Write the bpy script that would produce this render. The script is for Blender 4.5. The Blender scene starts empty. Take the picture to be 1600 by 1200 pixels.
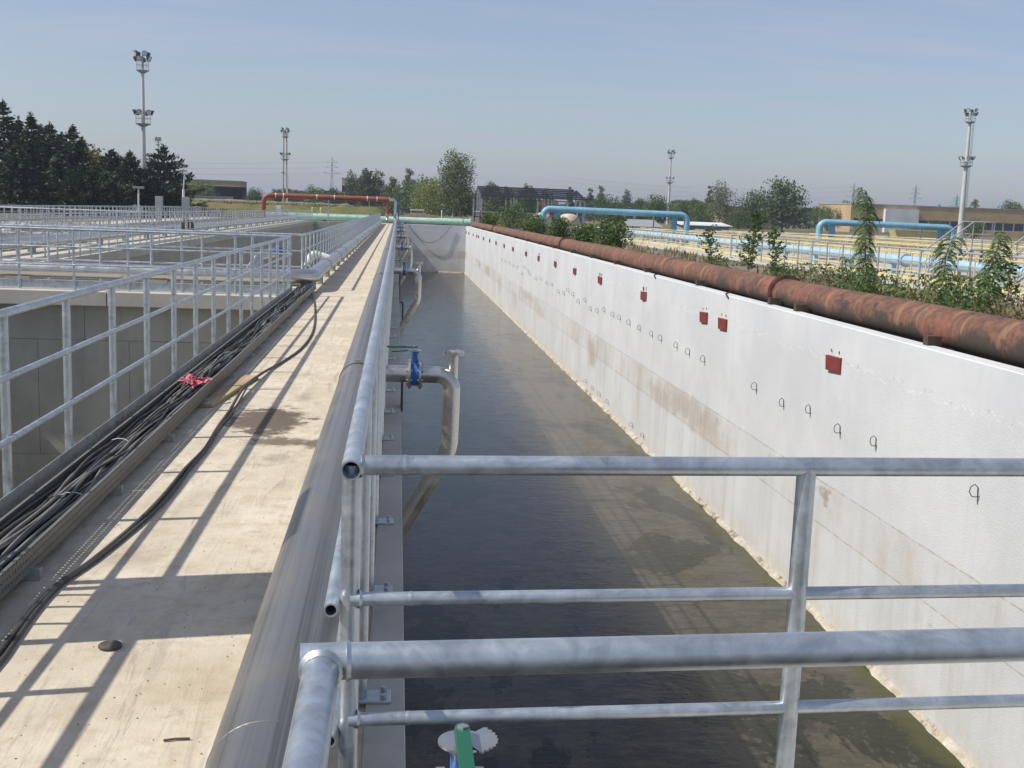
import bpy, bmesh, math, random
from mathutils import Vector, Matrix, noise
from math import radians as R, sin, cos, pi, sqrt

scene = bpy.context.scene
col = scene.collection
random.seed(7)

# ---------------------------------------------------------------- camera
cam_data = bpy.data.cameras.new("camera")
cam = bpy.data.objects.new("camera", cam_data)
col.objects.link(cam)
cam_data.sensor_width = 36.0
cam_data.lens = 36.0 * 1800.0 / 1600.0
cam_data.clip_start = 0.05
cam_data.clip_end = 9000.0
cam.matrix_world = Matrix((
    (0.9946197, -0.0206588, -0.1015130, 0.0000000),
    (-0.0972909, 0.1503089, -0.9838403, 0.0000000),
    (0.0355832, 0.9884232, 0.1474903, 1.7000000),
    (0.0000000, 0.0000000, 0.0000000, 1.0000000)))
scene.camera = cam
CAM_H = 1.7

# ---------------------------------------------------------------- sky, sun, exposure
LIGHT = Vector((0.98, 0.145, -1.10)).normalized()
TO_SUN = -LIGHT
SUN_EL = math.asin(TO_SUN.z)
SUN_AZ = math.atan2(TO_SUN.x, TO_SUN.y)
world = bpy.data.worlds.new("World")
scene.world = world
world.use_nodes = True
wn, wl = world.node_tree.nodes, world.node_tree.links
wn.clear()
w_out = wn.new("ShaderNodeOutputWorld")
w_bg = wn.new("ShaderNodeBackground")
w_sky = wn.new("ShaderNodeTexSky")
w_sky.sky_type = 'NISHITA'
w_sky.sun_disc = False
w_sky.sun_elevation = SUN_EL
w_sky.sun_rotation = SUN_AZ
w_sky.altitude = 200
w_sky.air_density = 1.0
w_sky.dust_density = 1.3
w_sky.ozone_density = 2.2
w_bg.inputs['Strength'].default_value = 0.12
# thin high cirrus: streaky noise over the whole dome, laid on a flat layer high up
w_tc = wn.new("ShaderNodeTexCoord")
w_sep = wn.new("ShaderNodeSeparateXYZ")
w_zz = wn.new("ShaderNodeMath"); w_zz.operation = 'ADD'; w_zz.inputs[1].default_value = 0.12
w_div = wn.new("ShaderNodeVectorMath"); w_div.operation = 'DIVIDE'
w_cmb = wn.new("ShaderNodeCombineXYZ")
w_map = wn.new("ShaderNodeMapping"); w_map.inputs['Scale'].default_value = (0.55, 2.2, 0.0)
w_map.inputs['Rotation'].default_value = (0, 0, R(12))
w_noi = wn.new("ShaderNodeTexNoise"); w_noi.inputs['Scale'].default_value = 1.6
w_noi.inputs['Detail'].default_value = 7; w_noi.inputs['Roughness'].default_value = 0.62
w_rmp = wn.new("ShaderNodeMapRange"); w_rmp.inputs[1].default_value = 0.46; w_rmp.inputs[2].default_value = 0.78
w_rmp.inputs[3].default_value = 0.24; w_rmp.inputs[4].default_value = 0.80
w_mix = wn.new("ShaderNodeMix"); w_mix.data_type = 'RGBA'
w_mix.inputs[7].default_value = (4.1, 4.3, 5.4, 1)
wl.new(w_tc.outputs['Generated'], w_sep.inputs[0])
wl.new(w_sep.outputs[2], w_zz.inputs[0])
for i in range(3): wl.new(w_zz.outputs[0], w_cmb.inputs[i])
wl.new(w_tc.outputs['Generated'], w_div.inputs[0]); wl.new(w_cmb.outputs[0], w_div.inputs[1])
wl.new(w_div.outputs[0], w_map.inputs['Vector']); wl.new(w_map.outputs[0], w_noi.inputs['Vector'])
wl.new(w_noi.outputs[0], w_rmp.inputs[0]); wl.new(w_rmp.outputs[0], w_mix.inputs[0])
wl.new(w_sky.outputs[0], w_mix.inputs[6])
wl.new(w_mix.outputs[2], w_bg.inputs['Color'])
wl.new(w_bg.outputs[0], w_out.inputs['Surface'])

sun_data = bpy.data.lights.new("sun", 'SUN')
sun_data.energy = 4.7
sun_data.angle = R(0.55)
sun_data.color = (1.0, 0.94, 0.84)
sun = bpy.data.objects.new("sun", sun_data)
col.objects.link(sun)
sun.rotation_euler = LIGHT.to_track_quat('-Z', 'Y').to_euler()
sun.location = (-30, -10, 40)

vs = scene.view_settings
vs.view_transform = 'Standard'
vs.look = 'None'
vs.exposure = 0.0
vs.gamma = 1.0
vs.use_curve_mapping = False
scene.cycles.max_bounces = 6
scene.cycles.transparent_max_bounces = 8
scene.cycles.volume_bounces = 0

# ---------------------------------------------------------------- materials
class NT:
    """small helper around a material node tree"""
    def __init__(self, name):
        self.m = bpy.data.materials.new(name)
        self.m.use_nodes = True
        self.t = self.m.node_tree
        self.n, self.l = self.t.nodes, self.t.links
        self.b = self.n["Principled BSDF"]
        self.out = self.n["Material Output"]
        self.tc = self.n.new("ShaderNodeTexCoord")
        self.co = self.tc.outputs['Object']
    def link(self, a, b): self.l.new(a, b)
    def set(self, **k):
        for key, v in k.items():
            s = self.b.inputs[key.replace('_', ' ')]
            if hasattr(v, 'is_output'): self.link(v, s)
            else: s.default_value = (*v, 1) if isinstance(v, tuple) and len(v) == 3 else v
    def map(self, scale=(1, 1, 1), rot=(0, 0, 0), loc=(0, 0, 0), src=None):
        n = self.n.new("ShaderNodeMapping")
        n.inputs['Scale'].default_value = scale; n.inputs['Rotation'].default_value = rot; n.inputs['Location'].default_value = loc
        self.link(src or self.co, n.inputs['Vector']); return n.outputs[0]
    def noise(self, scale, detail=4, rough=0.55, src=None, dist=0.0):
        n = self.n.new("ShaderNodeTexNoise")
        n.inputs['Scale'].default_value = scale; n.inputs['Detail'].default_value = detail
        n.inputs['Roughness'].default_value = rough; n.inputs['Distortion'].default_value = dist
        self.link(src or self.co, n.inputs['Vector']); return n.outputs[0]
    def vor(self, scale, src=None, feature='F1'):
        n = self.n.new("ShaderNodeTexVoronoi"); n.feature = feature; n.inputs['Scale'].default_value = scale
        self.link(src or self.co, n.inputs['Vector']); return n
    def rng(self, x, a, b, c=0.0, d=1.0):
        n = self.n.new("ShaderNodeMapRange"); n.interpolation_type = 'SMOOTHSTEP'
        for i, v in enumerate((a, b, c, d)): n.inputs[i + 1].default_value = v
        self.link(x, n.inputs[0]); return n.outputs[0]
    def math(self, op, a, b=0.0, c=None):
        n = self.n.new("ShaderNodeMath"); n.operation = op
        for i, v in enumerate((a, b) if c is None else (a, b, c)):
            if hasattr(v, 'is_output'): self.link(v, n.inputs[i])
            else: n.inputs[i].default_value = v
        return n.outputs[0]
    def mix(self, f, a, b, mode='MIX'):
        n = self.n.new("ShaderNodeMix"); n.data_type = 'RGBA'; n.blend_type = mode
        for i, v in ((0, f), (6, a), (7, b)):
            if hasattr(v, 'is_output'): self.link(v, n.inputs[i])
            elif i == 0: n.inputs[0].default_value = v
            else: n.inputs[i].default_value = (*v, 1)
        return n.outputs[2]
    def xyz(self, src=None):
        n = self.n.new("ShaderNodeSeparateXYZ"); self.link(src or self.co, n.inputs[0]); return n.outputs
    def bump(self, h, strength=0.3, dist=0.01):
        n = self.n.new("ShaderNodeBump"); n.inputs['Strength'].default_value = strength; n.inputs['Distance'].default_value = dist
        self.link(h, n.inputs['Height']); self.link(n.outputs[0], self.b.inputs['Normal'])
    def island(self):
        n = self.n.new("ShaderNodeNewGeometry"); return n.outputs['Random Per Island']
    def objrand(self):
        n = self.n.new("ShaderNodeObjectInfo"); return n.outputs['Random']

M = {}
def simple(name, c, rough=0.6, metal=0.0, var=0.12, scale=6.0, bump=0.0):
    t = NT(name)
    v = t.noise(scale, 5, 0.6)
    lo = tuple(x * (1 - var) for x in c); hi = tuple(min(1, x * (1 + var)) for x in c)
    t.set(Base_Color=t.mix(t.rng(v, 0.3, 0.7), lo, hi), Roughness=rough, Metallic=metal)
    if bump: t.bump(t.noise(scale * 6, 4), bump, 0.004)
    M[name] = t.m; return t

def galvanised(name, c=(0.50, 0.545, 0.585), scale=1.0):
    t = NT(name)
    sp = t.vor(38 * scale).outputs['Color']
    sv = t.n.new("ShaderNodeRGBToBW"); t.link(sp, sv.inputs[0])
    big = t.noise(11 * scale, 6, 0.7, dist=0.6)
    grime = t.rng(t.noise(2.4 * scale, 6, 0.7), 0.54, 0.72)
    a = t.mix(t.rng(big, 0.3, 0.72), tuple(x * 0.74 for x in c), tuple(min(1, x * 1.22) for x in c))
    a = t.mix(t.math('MULTIPLY', sv.outputs[0], 0.40), a, tuple(min(1, x * 1.35) for x in c))
    a = t.mix(t.math('MULTIPLY', grime, 0.35), a, (0.30, 0.28, 0.25))
    t.set(Base_Color=a, Metallic=0.80, Roughness=t.rng(big, 0.2, 0.8, 0.30, 0.50))
    t.bump(t.noise(120 * scale, 3), 0.06, 0.002)
    M[name] = t.m
galvanised("galvanised")
galvanised("galvanised_far", (0.52, 0.55, 0.57), 0.3)

t = NT("stainless")
st = t.noise(17, 4, 0.6, src=t.map((1, 0.006, 1)))
bl = t.noise(2.1, 5, 0.62)
sp = t.rng(t.noise(5.5, 6, 0.7), 0.60, 0.74)
st2 = t.noise(46, 3, 0.6, src=t.map((1, 0.002, 1)))
a = t.mix(t.rng(st, 0.32, 0.68), (0.25, 0.24, 0.222), (0.375, 0.36, 0.34))
a = t.mix(t.math('MULTIPLY', t.rng(st2, 0.55, 0.64), 0.5), a, (0.16, 0.15, 0.14))
a = t.mix(t.math('MULTIPLY', t.rng(bl, 0.45, 0.68), 0.6), a, (0.33, 0.305, 0.275))
a = t.mix(t.math('MULTIPLY', sp, 0.35), a, (0.42, 0.34, 0.26))
t.set(Base_Color=a, Metallic=0.85, Roughness=t.rng(bl, 0.25, 0.75, 0.36, 0.52))
t.bump(st, 0.06, 0.003)
M["stainless"] = t.m

t = NT("stainless_bright")
bl = t.noise(5.0, 5, 0.62)
t.set(Base_Color=t.mix(bl, (0.50, 0.485, 0.46), (0.66, 0.65, 0.63)), Metallic=0.9, Roughness=t.rng(bl, 0.25, 0.75, 0.22, 0.40))
M["stainless_bright"] = t.m

# worn concrete deck (object sits at the world origin, so object space is metres on site)
t = NT("deck_concrete")
g1 = t.noise(1.1, 6, 0.65); g2 = t.noise(7.0, 6, 0.7); g3 = t.noise(60, 3, 0.6)
tro = t.noise(9, 5, 0.7, src=t.map((1.0, 0.12, 1), (0, 0, R(24))), dist=1.2)
tro2 = t.noise(7, 5, 0.7, src=t.map((1.0, 0.10, 1), (0, 0, R(-31))), dist=1.6)
a = t.mix(t.rng(g1, 0.3, 0.7), (0.52, 0.455, 0.345), (0.66, 0.595, 0.475))
a = t.mix(t.rng(g2, 0.42, 0.70), a, (0.49, 0.415, 0.305))
scr = t.noise(5, 6, 0.8, src=t.map((1.0, 0.03, 1), (0, 0, R(14))), dist=2.2)
a = t.mix(t.math('MULTIPLY', t.rng(scr, 0.60, 0.63), 0.55), a, (0.33, 0.28, 0.21))
a = t.mix(t.math('MULTIPLY', t.rng(tro, 0.56, 0.68), 0.50), a, (0.36, 0.32, 0.26))
a = t.mix(t.math('MULTIPLY', t.rng(tro2, 0.55, 0.66), 0.55), a, (0.66, 0.61, 0.53))
a = t.mix(t.math('MULTIPLY', t.rng(t.noise(2.6, 6, 0.75), 0.56, 0.70), 0.55), a, (0.30, 0.24, 0.17))
a = t.mix(t.math('MULTIPLY', t.rng(t.noise(42, 5, 0.75), 0.66, 0.72), 0.6), a, (0.26, 0.21, 0.16))
xyz = t.xyz()
def blot(cx, cy, rx, ry, soft, freq, colr, amt):
    """a spill on the deck with its own ragged outline"""
    global a
    dx = t.math('DIVIDE', t.math('SUBTRACT', xyz[0], cx), rx)
    dy = t.math('DIVIDE', t.math('SUBTRACT', xyz[1], cy), ry)
    d = t.math('SQRT', t.math('ADD', t.math('MULTIPLY', dx, dx), t.math('MULTIPLY', dy, dy)))
    d = t.math('ADD', d, t.math('MULTIPLY', t.math('SUBTRACT', t.noise(freq, 6, 0.75), 0.5), 2.1))
    a = t.mix(t.math('MULTIPLY', t.rng(d, 1.0, 1.0 - soft), amt), a, colr)
blot(-0.98, 9.12, 0.36, 0.72, 0.40, 6, (0.095, 0.068, 0.048), 0.92)
blot(-0.82, 8.30, 0.30, 0.20, 0.5, 9, (0.12, 0.09, 0.065), 0.85)
blot(-0.55, 8.25, 0.16, 0.22, 0.5, 9, (0.12, 0.09, 0.065), 0.85)
blot(-0.78, 7.75, 0.14, 0.25, 0.8, 9, (0.22, 0.18, 0.13), 0.5)
blot(-0.80, 10.3, 0.10, 0.35, 0.8, 9, (0.25, 0.21, 0.16), 0.5)
blot(-0.55, 3.9, 0.5, 0.4, 0.9, 3, (0.40, 0.31, 0.20), 0.4)
blot(-1.25, 5.5, 0.25, 0.3, 0.9, 5, (0.32, 0.26, 0.19), 0.5)
t.set(Base_Color=a, Roughness=0.88)
hb = t.math('ADD', t.math('MULTIPLY', tro, 0.6), t.math('MULTIPLY', g3, 0.25))
t.bump(hb, 0.40, 0.016)
M["deck_concrete"] = t.m

t = NT("grey_concrete")
g1 = t.noise(0.8, 6, 0.65); g2 = t.noise(12, 5, 0.65)
drip = t.noise(3.0, 5, 0.7, src=t.map((1, 1, 0.06)))
a = t.mix(t.rng(g1, 0.3, 0.7), (0.36, 0.35, 0.295), (0.47, 0.46, 0.40))
a = t.mix(t.math('MULTIPLY', t.rng(drip, 0.5, 0.72), 0.45), a, (0.24, 0.235, 0.19))
a = t.mix(t.math('MULTIPLY', t.rng(g2, 0.55, 0.75), 0.3), a, (0.42, 0.41, 0.37))
t.set(Base_Color=a, Roughness=0.9); t.bump(g2, 0.12, 0.01)
M["grey_concrete"] = t.m

t = NT("pale_concrete")
g1 = t.noise(0.9, 6, 0.65); g2 = t.noise(9, 5, 0.65)
a = t.mix(t.rng(g1, 0.3, 0.7), (0.44, 0.415, 0.35), (0.56, 0.53, 0.46))
a = t.mix(t.math('MULTIPLY', t.rng(g2, 0.52, 0.75), 0.35), a, (0.33, 0.30, 0.25))
t.set(Base_Color=a, Roughness=0.88); t.bump(g2, 0.12, 0.01)
M["pale_concrete"] = t.m

# white coated tank wall with tide marks at the shutter joints, brown run-off and patched plaster
t = NT("white_wall")
xyz = t.xyz()
z = xyz[2]
g1 = t.noise(0.5, 6, 0.65); g2 = t.noise(5, 6, 0.7); fine = t.noise(38, 4, 0.7)
drip = t.noise(2.2, 5, 0.7, src=t.map((1, 1, 0.05)))
wig = t.math('MULTIPLY', t.math('SUBTRACT', t.noise(0.9, 5, 0.65), 0.5), 0.05)
a = t.mix(t.rng(g1, 0.3, 0.7), (0.55, 0.565, 0.585), (0.635, 0.65, 0.665))
a = t.mix(t.math('MULTIPLY', t.rng(drip, 0.48, 0.72), 0.32), a, (0.53, 0.535, 0.53))
# stained band between the two shutter joints and runs below it
zz = t.math('ADD', z, wig)
band = t.math('MULTIPLY', t.rng(zz, -2.74, -2.80), t.rng(zz, -3.66, -3.50))
blotch = t.rng(t.noise(0.33, 5, 0.7), 0.42, 0.66)
a = t.mix(t.math('MULTIPLY', band, t.math('ADD', 0.05, t.math('MULTIPLY', blotch, 0.42))), a, (0.44, 0.375, 0.30))
for cy, cz, ry, rz, am in ((43.2, -3.5, 1.3, .75, .95), (28.4, -3.15, 3.2, .5, .7), (31.5, -3.3, 2.6, .35, .5), (105.6, -3.1, 3.0, .45, .9), (96, -3.2, 3.5, .5, .75), (84, -3.5, 2.5, .9, .6), (66, -3.05, 4.0, .3, .6), (60, -3.4, 2.0, .4, .5), (73, -3.9, 2.2, .9, .5)):
    dy = t.math('DIVIDE', t.math('SUBTRACT', xyz[1], cy), ry); dz = t.math('DIVIDE', t.math('SUBTRACT', z, cz), rz)
    dq = t.math('ADD', t.math('SQRT', t.math('ADD', t.math('MULTIPLY', dy, dy), t.math('MULTIPLY', dz, dz))), t.math('MULTIPLY', t.math('SUBTRACT', t.noise(1.7, 6, 0.75), 0.5), 2.4))
    a = t.mix(t.math('MULTIPLY', t.math('MULTIPLY', t.rng(dq, 1.0, 0.3), t.rng(t.noise(6, 5, 0.75, src=t.map((1, 1, 0.12))), 0.30, 0.62, 0.25, 1.0)), am*0.8), a, (0.33, 0.265, 0.20))
pj = t.math('ABSOLUTE', t.math('SUBTRACT', t.math('FRACT', t.math('DIVIDE', xyz[1], 2.5)), 0.5))
a = t.mix(t.math('MULTIPLY', t.rng(pj, 0.004, 0.0015), t.rng(g2, 0.4, 0.6, 0.0, 0.5)), a, (0.50, 0.50, 0.49))
below = t.math('MULTIPLY', t.rng(zz, -2.78, -2.95), t.rng(drip, 0.40, 0.70))
a = t.mix(t.math('MULTIPLY', below, t.math('ADD', 0.14, t.math('MULTIPLY', blotch, 0.34))), a, (0.42, 0.36, 0.29))
spots = t.math('MULTIPLY', t.math('MULTIPLY', t.rng(zz, -2.72, -2.9), t.rng(zz, -4.3, -3.6)), t.rng(t.noise(1.1, 6, 0.72, src=t.map((1, 0.55, 0.8))), 0.63, 0.72))
a = t.mix(t.math('MULTIPLY', spots, 0.62), a, (0.25, 0.20, 0.15))
for zc in (-2.78, -3.53):
    ln = t.math('ABSOLUTE', t.math('SUBTRACT', zz, zc))
    a = t.mix(t.math('MULTIPLY', t.rng(ln, 0.018, 0.005), t.rng(g2, 0.35, 0.6, 0.1, 0.7)), a, (0.34, 0.28, 0.22))
foot = t.math('MULTIPLY', t.rng(zz, -4.6, -5.0), t.rng(g2, 0.40, 0.6))
a = t.mix(t.math('MULTIPLY', foot, 0.35), a, (0.50, 0.43, 0.33))
# ragged edge of the plaster coat near the plates
rag = t.math('ADD', z, t.math('MULTIPLY', t.math('SUBTRACT', t.noise(1.4, 7, 0.72), 0.5), 0.75))
ragl = t.math('ABSOLUTE', t.math('SUBTRACT', rag, -0.62))
a = t.mix(t.math('MULTIPLY', t.rng(ragl, 0.022, 0.004), t.rng(g2, 0.42, 0.60, 0.0, 0.75)), a, (0.46, 0.46, 0.46))
t.set(Base_Color=a, Roughness=0.85)
low = t.rng(rag, -0.60, -0.66)
h = t.math('ADD', t.math('MULTIPLY', t.math('MULTIPLY', low, t.math('ADD', 0.5, fine)), 0.9), t.math('MULTIPLY', g2, 0.5))
t.bump(h, 0.42, 0.02)
M["white_wall"] = t.m

t = NT("mortar")
g = t.noise(6, 7, 0.75); g2 = t.noise(1.3, 5, 0.7)
a = t.mix(t.rng(g, 0.35, 0.65), (0.40, 0.36, 0.28), (0.62, 0.58, 0.51))
a = t.mix(t.math('MULTIPLY', t.rng(g, 0.46, 0.58), t.rng(g2, 0.40, 0.58)), a, (0.18, 0.135, 0.085))
t.set(Base_Color=a, Roughness=0.92); t.bump(g, 0.7, 0.04)
M["mortar"] = t.m

# shallow dirty water over silt: glossy film, silt and algae mats as the body colour
t = NT("dirty_water")
xyz = t.xyz()
n1 = t.noise(0.36, 6, 0.68, src=t.map((1.0, 0.62, 1)), dist=0.6)
n2 = t.noise(3.2, 6, 0.7, src=t.map((0.6, 1.0, 1)))
edge = t.rng(t.math('ADD', xyz[0], t.math('MULTIPLY', t.math('SUBTRACT', t.noise(0.9, 4), 0.5), 0.9)), 7.0, 7.3)
a = t.mix(t.rng(n2, 0.3, 0.7), (0.040, 0.036, 0.027), (0.086, 0.076, 0.056))
pool = t.rng(n1, 0.525, 0.55)
a = t.mix(t.math('MULTIPLY', pool, 0.8), a, (0.014, 0.017, 0.009))
a = t.mix(t.math('MULTIPLY', t.rng(t.noise(9, 5, 0.8), 0.58, 0.68), 0.6), a, (0.13, 0.115, 0.085))
a = t.mix(t.math('MULTIPLY', edge, 0.8), a, (0.058, 0.062, 0.020))
t.set(Base_Color=a, Roughness=t.rng(n2, 0.3, 0.8, 0.07, 0.26), IOR=1.33)
t.b.inputs['Specular IOR Level'].default_value = 0.27
rip = t.noise(7.5, 4, 0.65, src=t.map((0.55, 1.1, 1)), dist=0.5)
t.bump(t.math('ADD', t.math('MULTIPLY', rip, 0.8), t.math('MULTIPLY', t.noise(1.2, 2, src=t.map((0.4, 1.2, 1))), 0.6)), 0.24, 0.03)
M["dirty_water"] = t.m

t = NT("rusty_steel")
n1 = t.noise(1.3, 7, 0.72); n2 = t.noise(7, 6, 0.72)
ring = t.noise(2.4, 5, 0.65, src=t.map((0.12, 1.0, 0.12)))
a = t.mix(t.rng(n2, 0.32, 0.68), (0.085, 0.042, 0.030), (0.20, 0.095, 0.060))
a = t.mix(t.rng(n1, 0.5, 0.68), a, (0.235, 0.085, 0.058))
a = t.mix(t.math('MULTIPLY', t.rng(ring, 0.52, 0.66), 0.65), a, (0.31, 0.20, 0.11))
xyz = t.xyz()
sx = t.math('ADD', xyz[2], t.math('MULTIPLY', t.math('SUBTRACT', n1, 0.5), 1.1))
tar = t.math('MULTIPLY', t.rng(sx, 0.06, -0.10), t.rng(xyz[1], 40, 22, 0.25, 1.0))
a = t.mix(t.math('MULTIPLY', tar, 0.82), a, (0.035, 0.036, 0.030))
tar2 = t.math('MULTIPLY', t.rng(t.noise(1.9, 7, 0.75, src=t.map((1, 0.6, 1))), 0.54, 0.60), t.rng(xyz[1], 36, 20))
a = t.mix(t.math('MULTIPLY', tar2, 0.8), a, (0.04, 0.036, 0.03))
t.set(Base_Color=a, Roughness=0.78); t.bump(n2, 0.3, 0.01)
M["rusty_steel"] = t.m

def paint(name, c, rough=0.45, chips=0.25, chipc=(0.25, 0.22, 0.19), scale=3.0):
    t = NT(name)
    n1 = t.noise(scale, 6, 0.7); n2 = t.noise(scale * 0.35, 4, 0.6)
    a = t.mix(t.rng(n2, 0.3, 0.7), tuple(x * 0.86 for x in c), tuple(min(1, x * 1.1) for x in c))
    a = t.mix(t.math('MULTIPLY', t.rng(n1, 0.62, 0.72), chips), a, chipc)
    t.set(Base_Color=a, Roughness=rough); M[name] = t.m
paint("red_pipe_paint", (0.30, 0.075, 0.05), 0.6, 0.35)
paint("plate_red", (0.22, 0.042, 0.035), 0.6, 0.2, scale=12)
paint("green_pipe_paint", (0.40, 0.62, 0.52), 0.45)
paint("blue_pipe_paint", (0.20, 0.43, 0.58), 0.42, 0.2)
paint("pale_blue_paint", (0.34, 0.54, 0.72), 0.42, 0.15)
paint("yellow_paint", (0.66, 0.55, 0.27), 0.5, 0.35)
paint("valve_blue", (0.03, 0.14, 0.45), 0.38, 0.1, scale=14)
paint("handle_green", (0.010, 0.105, 0.058), 0.4, 0.08, scale=14)
paint("white_paint", (0.72, 0.73, 0.73), 0.5, 0.12)
paint("canopy_grey", (0.055, 0.065, 0.07), 0.6, 0.1)
paint("grey_steel", (0.34, 0.36, 0.38), 0.45, 0.2)
paint("mast_paint", (0.52, 0.53, 0.53), 0.5, 0.2, scale=0.8)
paint("mast_rusty", (0.40, 0.36, 0.33), 0.6, 0.5, (0.24, 0.11, 0.06), scale=0.6)
paint("beige_vessel", (0.56, 0.49, 0.36), 0.55)
simple("dark_lamp", (0.06, 0.065, 0.075), 0.4)
simple("lamp_glass", (0.65, 0.68, 0.7), 0.15)
simple("cable_black", (0.065, 0.062, 0.055), 0.55, var=0.3, scale=3)
simple("cable_grey", (0.17, 0.16, 0.145), 0.6, var=0.3, scale=3)
simple("rubber", (0.085, 0.08, 0.07), 0.8, var=0.3, scale=20)
simple("pink_film", (0.72, 0.16, 0.20), 0.45, var=0.2, scale=30)
simple("white_tie", (0.75, 0.74, 0.70), 0.5)
simple("band_steel", (0.16, 0.16, 0.17), 0.45, 0.6)
simple("bolt_steel", (0.50, 0.50, 0.50), 0.35, 0.85)
simple("flange_steel", (0.52, 0.49, 0.44), 0.38, 0.8)
simple("dark_steel", (0.05, 0.05, 0.055), 0.55, 0.3)
t = NT("timber")
g = t.noise(8, 5, 0.6, src=t.map((1, 0.08, 1)))
t.set(Base_Color=t.mix(t.rng(g, 0.35, 0.65), (0.36, 0.25, 0.14), (0.52, 0.40, 0.25)), Roughness=0.8); M["timber"] = t.m

# perforated tray sheet: two rows of punched holes really let light through
t = NT("perforated_sheet")
xyz = t.xyz()
row = t.math('FLOOR', t.math('DIVIDE', xyz[2], 0.034))
fy = t.math('MULTIPLY', t.math('SUBTRACT', t.math('FRACT', t.math('ADD', t.math('DIVIDE', xyz[1], 0.036), t.math('MULTIPLY', row, 0.5))), 0.5), 1.3)
fz = t.math('SUBTRACT', t.math('FRACT', t.math('DIVIDE', xyz[2], 0.034)), 0.5)
dd = t.math('ADD', t.math('MULTIPLY', fy, fy), t.math('MULTIPLY', fz, fz))
hole = t.math('LESS_THAN', dd, 0.042)
n1 = t.noise(5, 5, 0.7)
t.set(Base_Color=t.mix(n1, (0.15, 0.15, 0.14), (0.22, 0.22, 0.205)), Metallic=0.35, Roughness=0.5)
tr = t.n.new("ShaderNodeBsdfTransparent"); ms = t.n.new("ShaderNodeMixShader")
t.link(hole, ms.inputs[0]); t.link(t.b.outputs[0], ms.inputs[1]); t.link(tr.outputs[0], ms.inputs[2]); t.link(ms.outputs[0], t.out.inputs['Surface'])
M["perforated_sheet"] = t.m

def ground_mat(name, cols, scales=(0.05, 0.6, 6.0)):
    t = NT(name)
    n1 = t.noise(scales[0], 5, 0.65); n2 = t.noise(scales[1], 5, 0.7); n3 = t.noise(scales[2], 4, 0.7)
    a = t.mix(t.rng(n1, 0.4, 0.6), cols[0], cols[1])
    a = t.mix(t.rng(n2, 0.45, 0.7), a, cols[2])
    a = t.mix(t.math('MULTIPLY', t.rng(n3, 0.5, 0.7), 0.5), a, cols[3])
    t.set(Base_Color=a, Roughness=0.95); t.bump(n3, 0.5, 0.05); M[name] = t.m
ground_mat("field", ((0.10, 0.105, 0.05), (0.16, 0.14, 0.085), (0.09, 0.10, 0.04), (0.20, 0.17, 0.11)))
ground_mat("dirt", ((0.20, 0.165, 0.12), (0.26, 0.215, 0.16), (0.16, 0.13, 0.095), (0.30, 0.26, 0.2)), (0.2, 1.5, 9.0))
ground_mat("earth", ((0.13, 0.095, 0.065), (0.17, 0.125, 0.085), (0.10, 0.075, 0.05), (0.20, 0.15, 0.105)), (0.2, 1.5, 9.0))
ground_mat("bank_grass", ((0.13, 0.14, 0.035), (0.19, 0.16, 0.06), (0.085, 0.12, 0.03), (0.24, 0.17, 0.09)), (0.12, 1.0, 7.0))
ground_mat("gravel", ((0.17, 0.14, 0.10), (0.23, 0.195, 0.145), (0.12, 0.105, 0.07), (0.27, 0.24, 0.19)), (0.3, 2.0, 14.0))

def leaf_mat(name, c1, c2, c3, trans=0.25):
    t = NT(name)
    r = t.island(); o = t.objrand()
    a = t.mix(r, c1, c2)
    a = t.mix(t.math('MULTIPLY', t.math('GREATER_THAN', r, 0.82), 0.7), a, c3)
    a = t.mix(t.math('MULTIPLY', o, 0.25), a, tuple(x * 0.65 for x in c1))
    t.set(Base_Color=a, Roughness=0.6)
    tl = t.n.new("ShaderNodeBsdfTranslucent"); ms = t.n.new("ShaderNodeMixShader"); ms.inputs[0].default_value = trans
    t.link(a, tl.inputs[0]); t.link(t.b.outputs[0], ms.inputs[1]); t.link(tl.outputs[0], ms.inputs[2]); t.link(ms.outputs[0], t.out.inputs['Surface'])
    M[name] = t.m
leaf_mat("leaf_spruce", (0.028, 0.053, 0.025), (0.046, 0.078, 0.034), (0.07, 0.096, 0.039), 0.08)
leaf_mat("leaf_pine", (0.029, 0.052, 0.026), (0.052, 0.081, 0.038), (0.072, 0.102, 0.046), 0.08)
leaf_mat("leaf_broad", (0.084, 0.138, 0.026), (0.138, 0.198, 0.043), (0.204, 0.24, 0.066))
leaf_mat("leaf_dark", (0.058, 0.103, 0.026), (0.096, 0.15, 0.038), (0.144, 0.18, 0.06))
leaf_mat("leaf_willow", (0.2, 0.25, 0.044), (0.263, 0.3, 0.062), (0.312, 0.325, 0.1))
leaf_mat("leaf_yellow", (0.2, 0.19, 0.03), (0.26, 0.23, 0.04), (0.11, 0.14, 0.03))
leaf_mat("leaf_poplar", (0.102, 0.15, 0.046), (0.162, 0.204, 0.078), (0.264, 0.288, 0.168))
leaf_mat("leaf_bush", (0.065, 0.124, 0.026), (0.111, 0.176, 0.039), (0.182, 0.234, 0.065), 0.3)
leaf_mat("leaf_sapling", (0.052, 0.124, 0.026), (0.098, 0.189, 0.042), (0.169, 0.247, 0.065), 0.3)
leaf_mat("leaf_dry", (0.18, 0.156, 0.072), (0.264, 0.216, 0.12), (0.12, 0.144, 0.048), 0.2)
simple("bark", (0.12, 0.095, 0.07), 0.9, scale=5, var=0.3)
simple("bark_pale", (0.50, 0.48, 0.43), 0.85, scale=3, var=0.3)
simple("twig", (0.24, 0.19, 0.12), 0.85)

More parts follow.
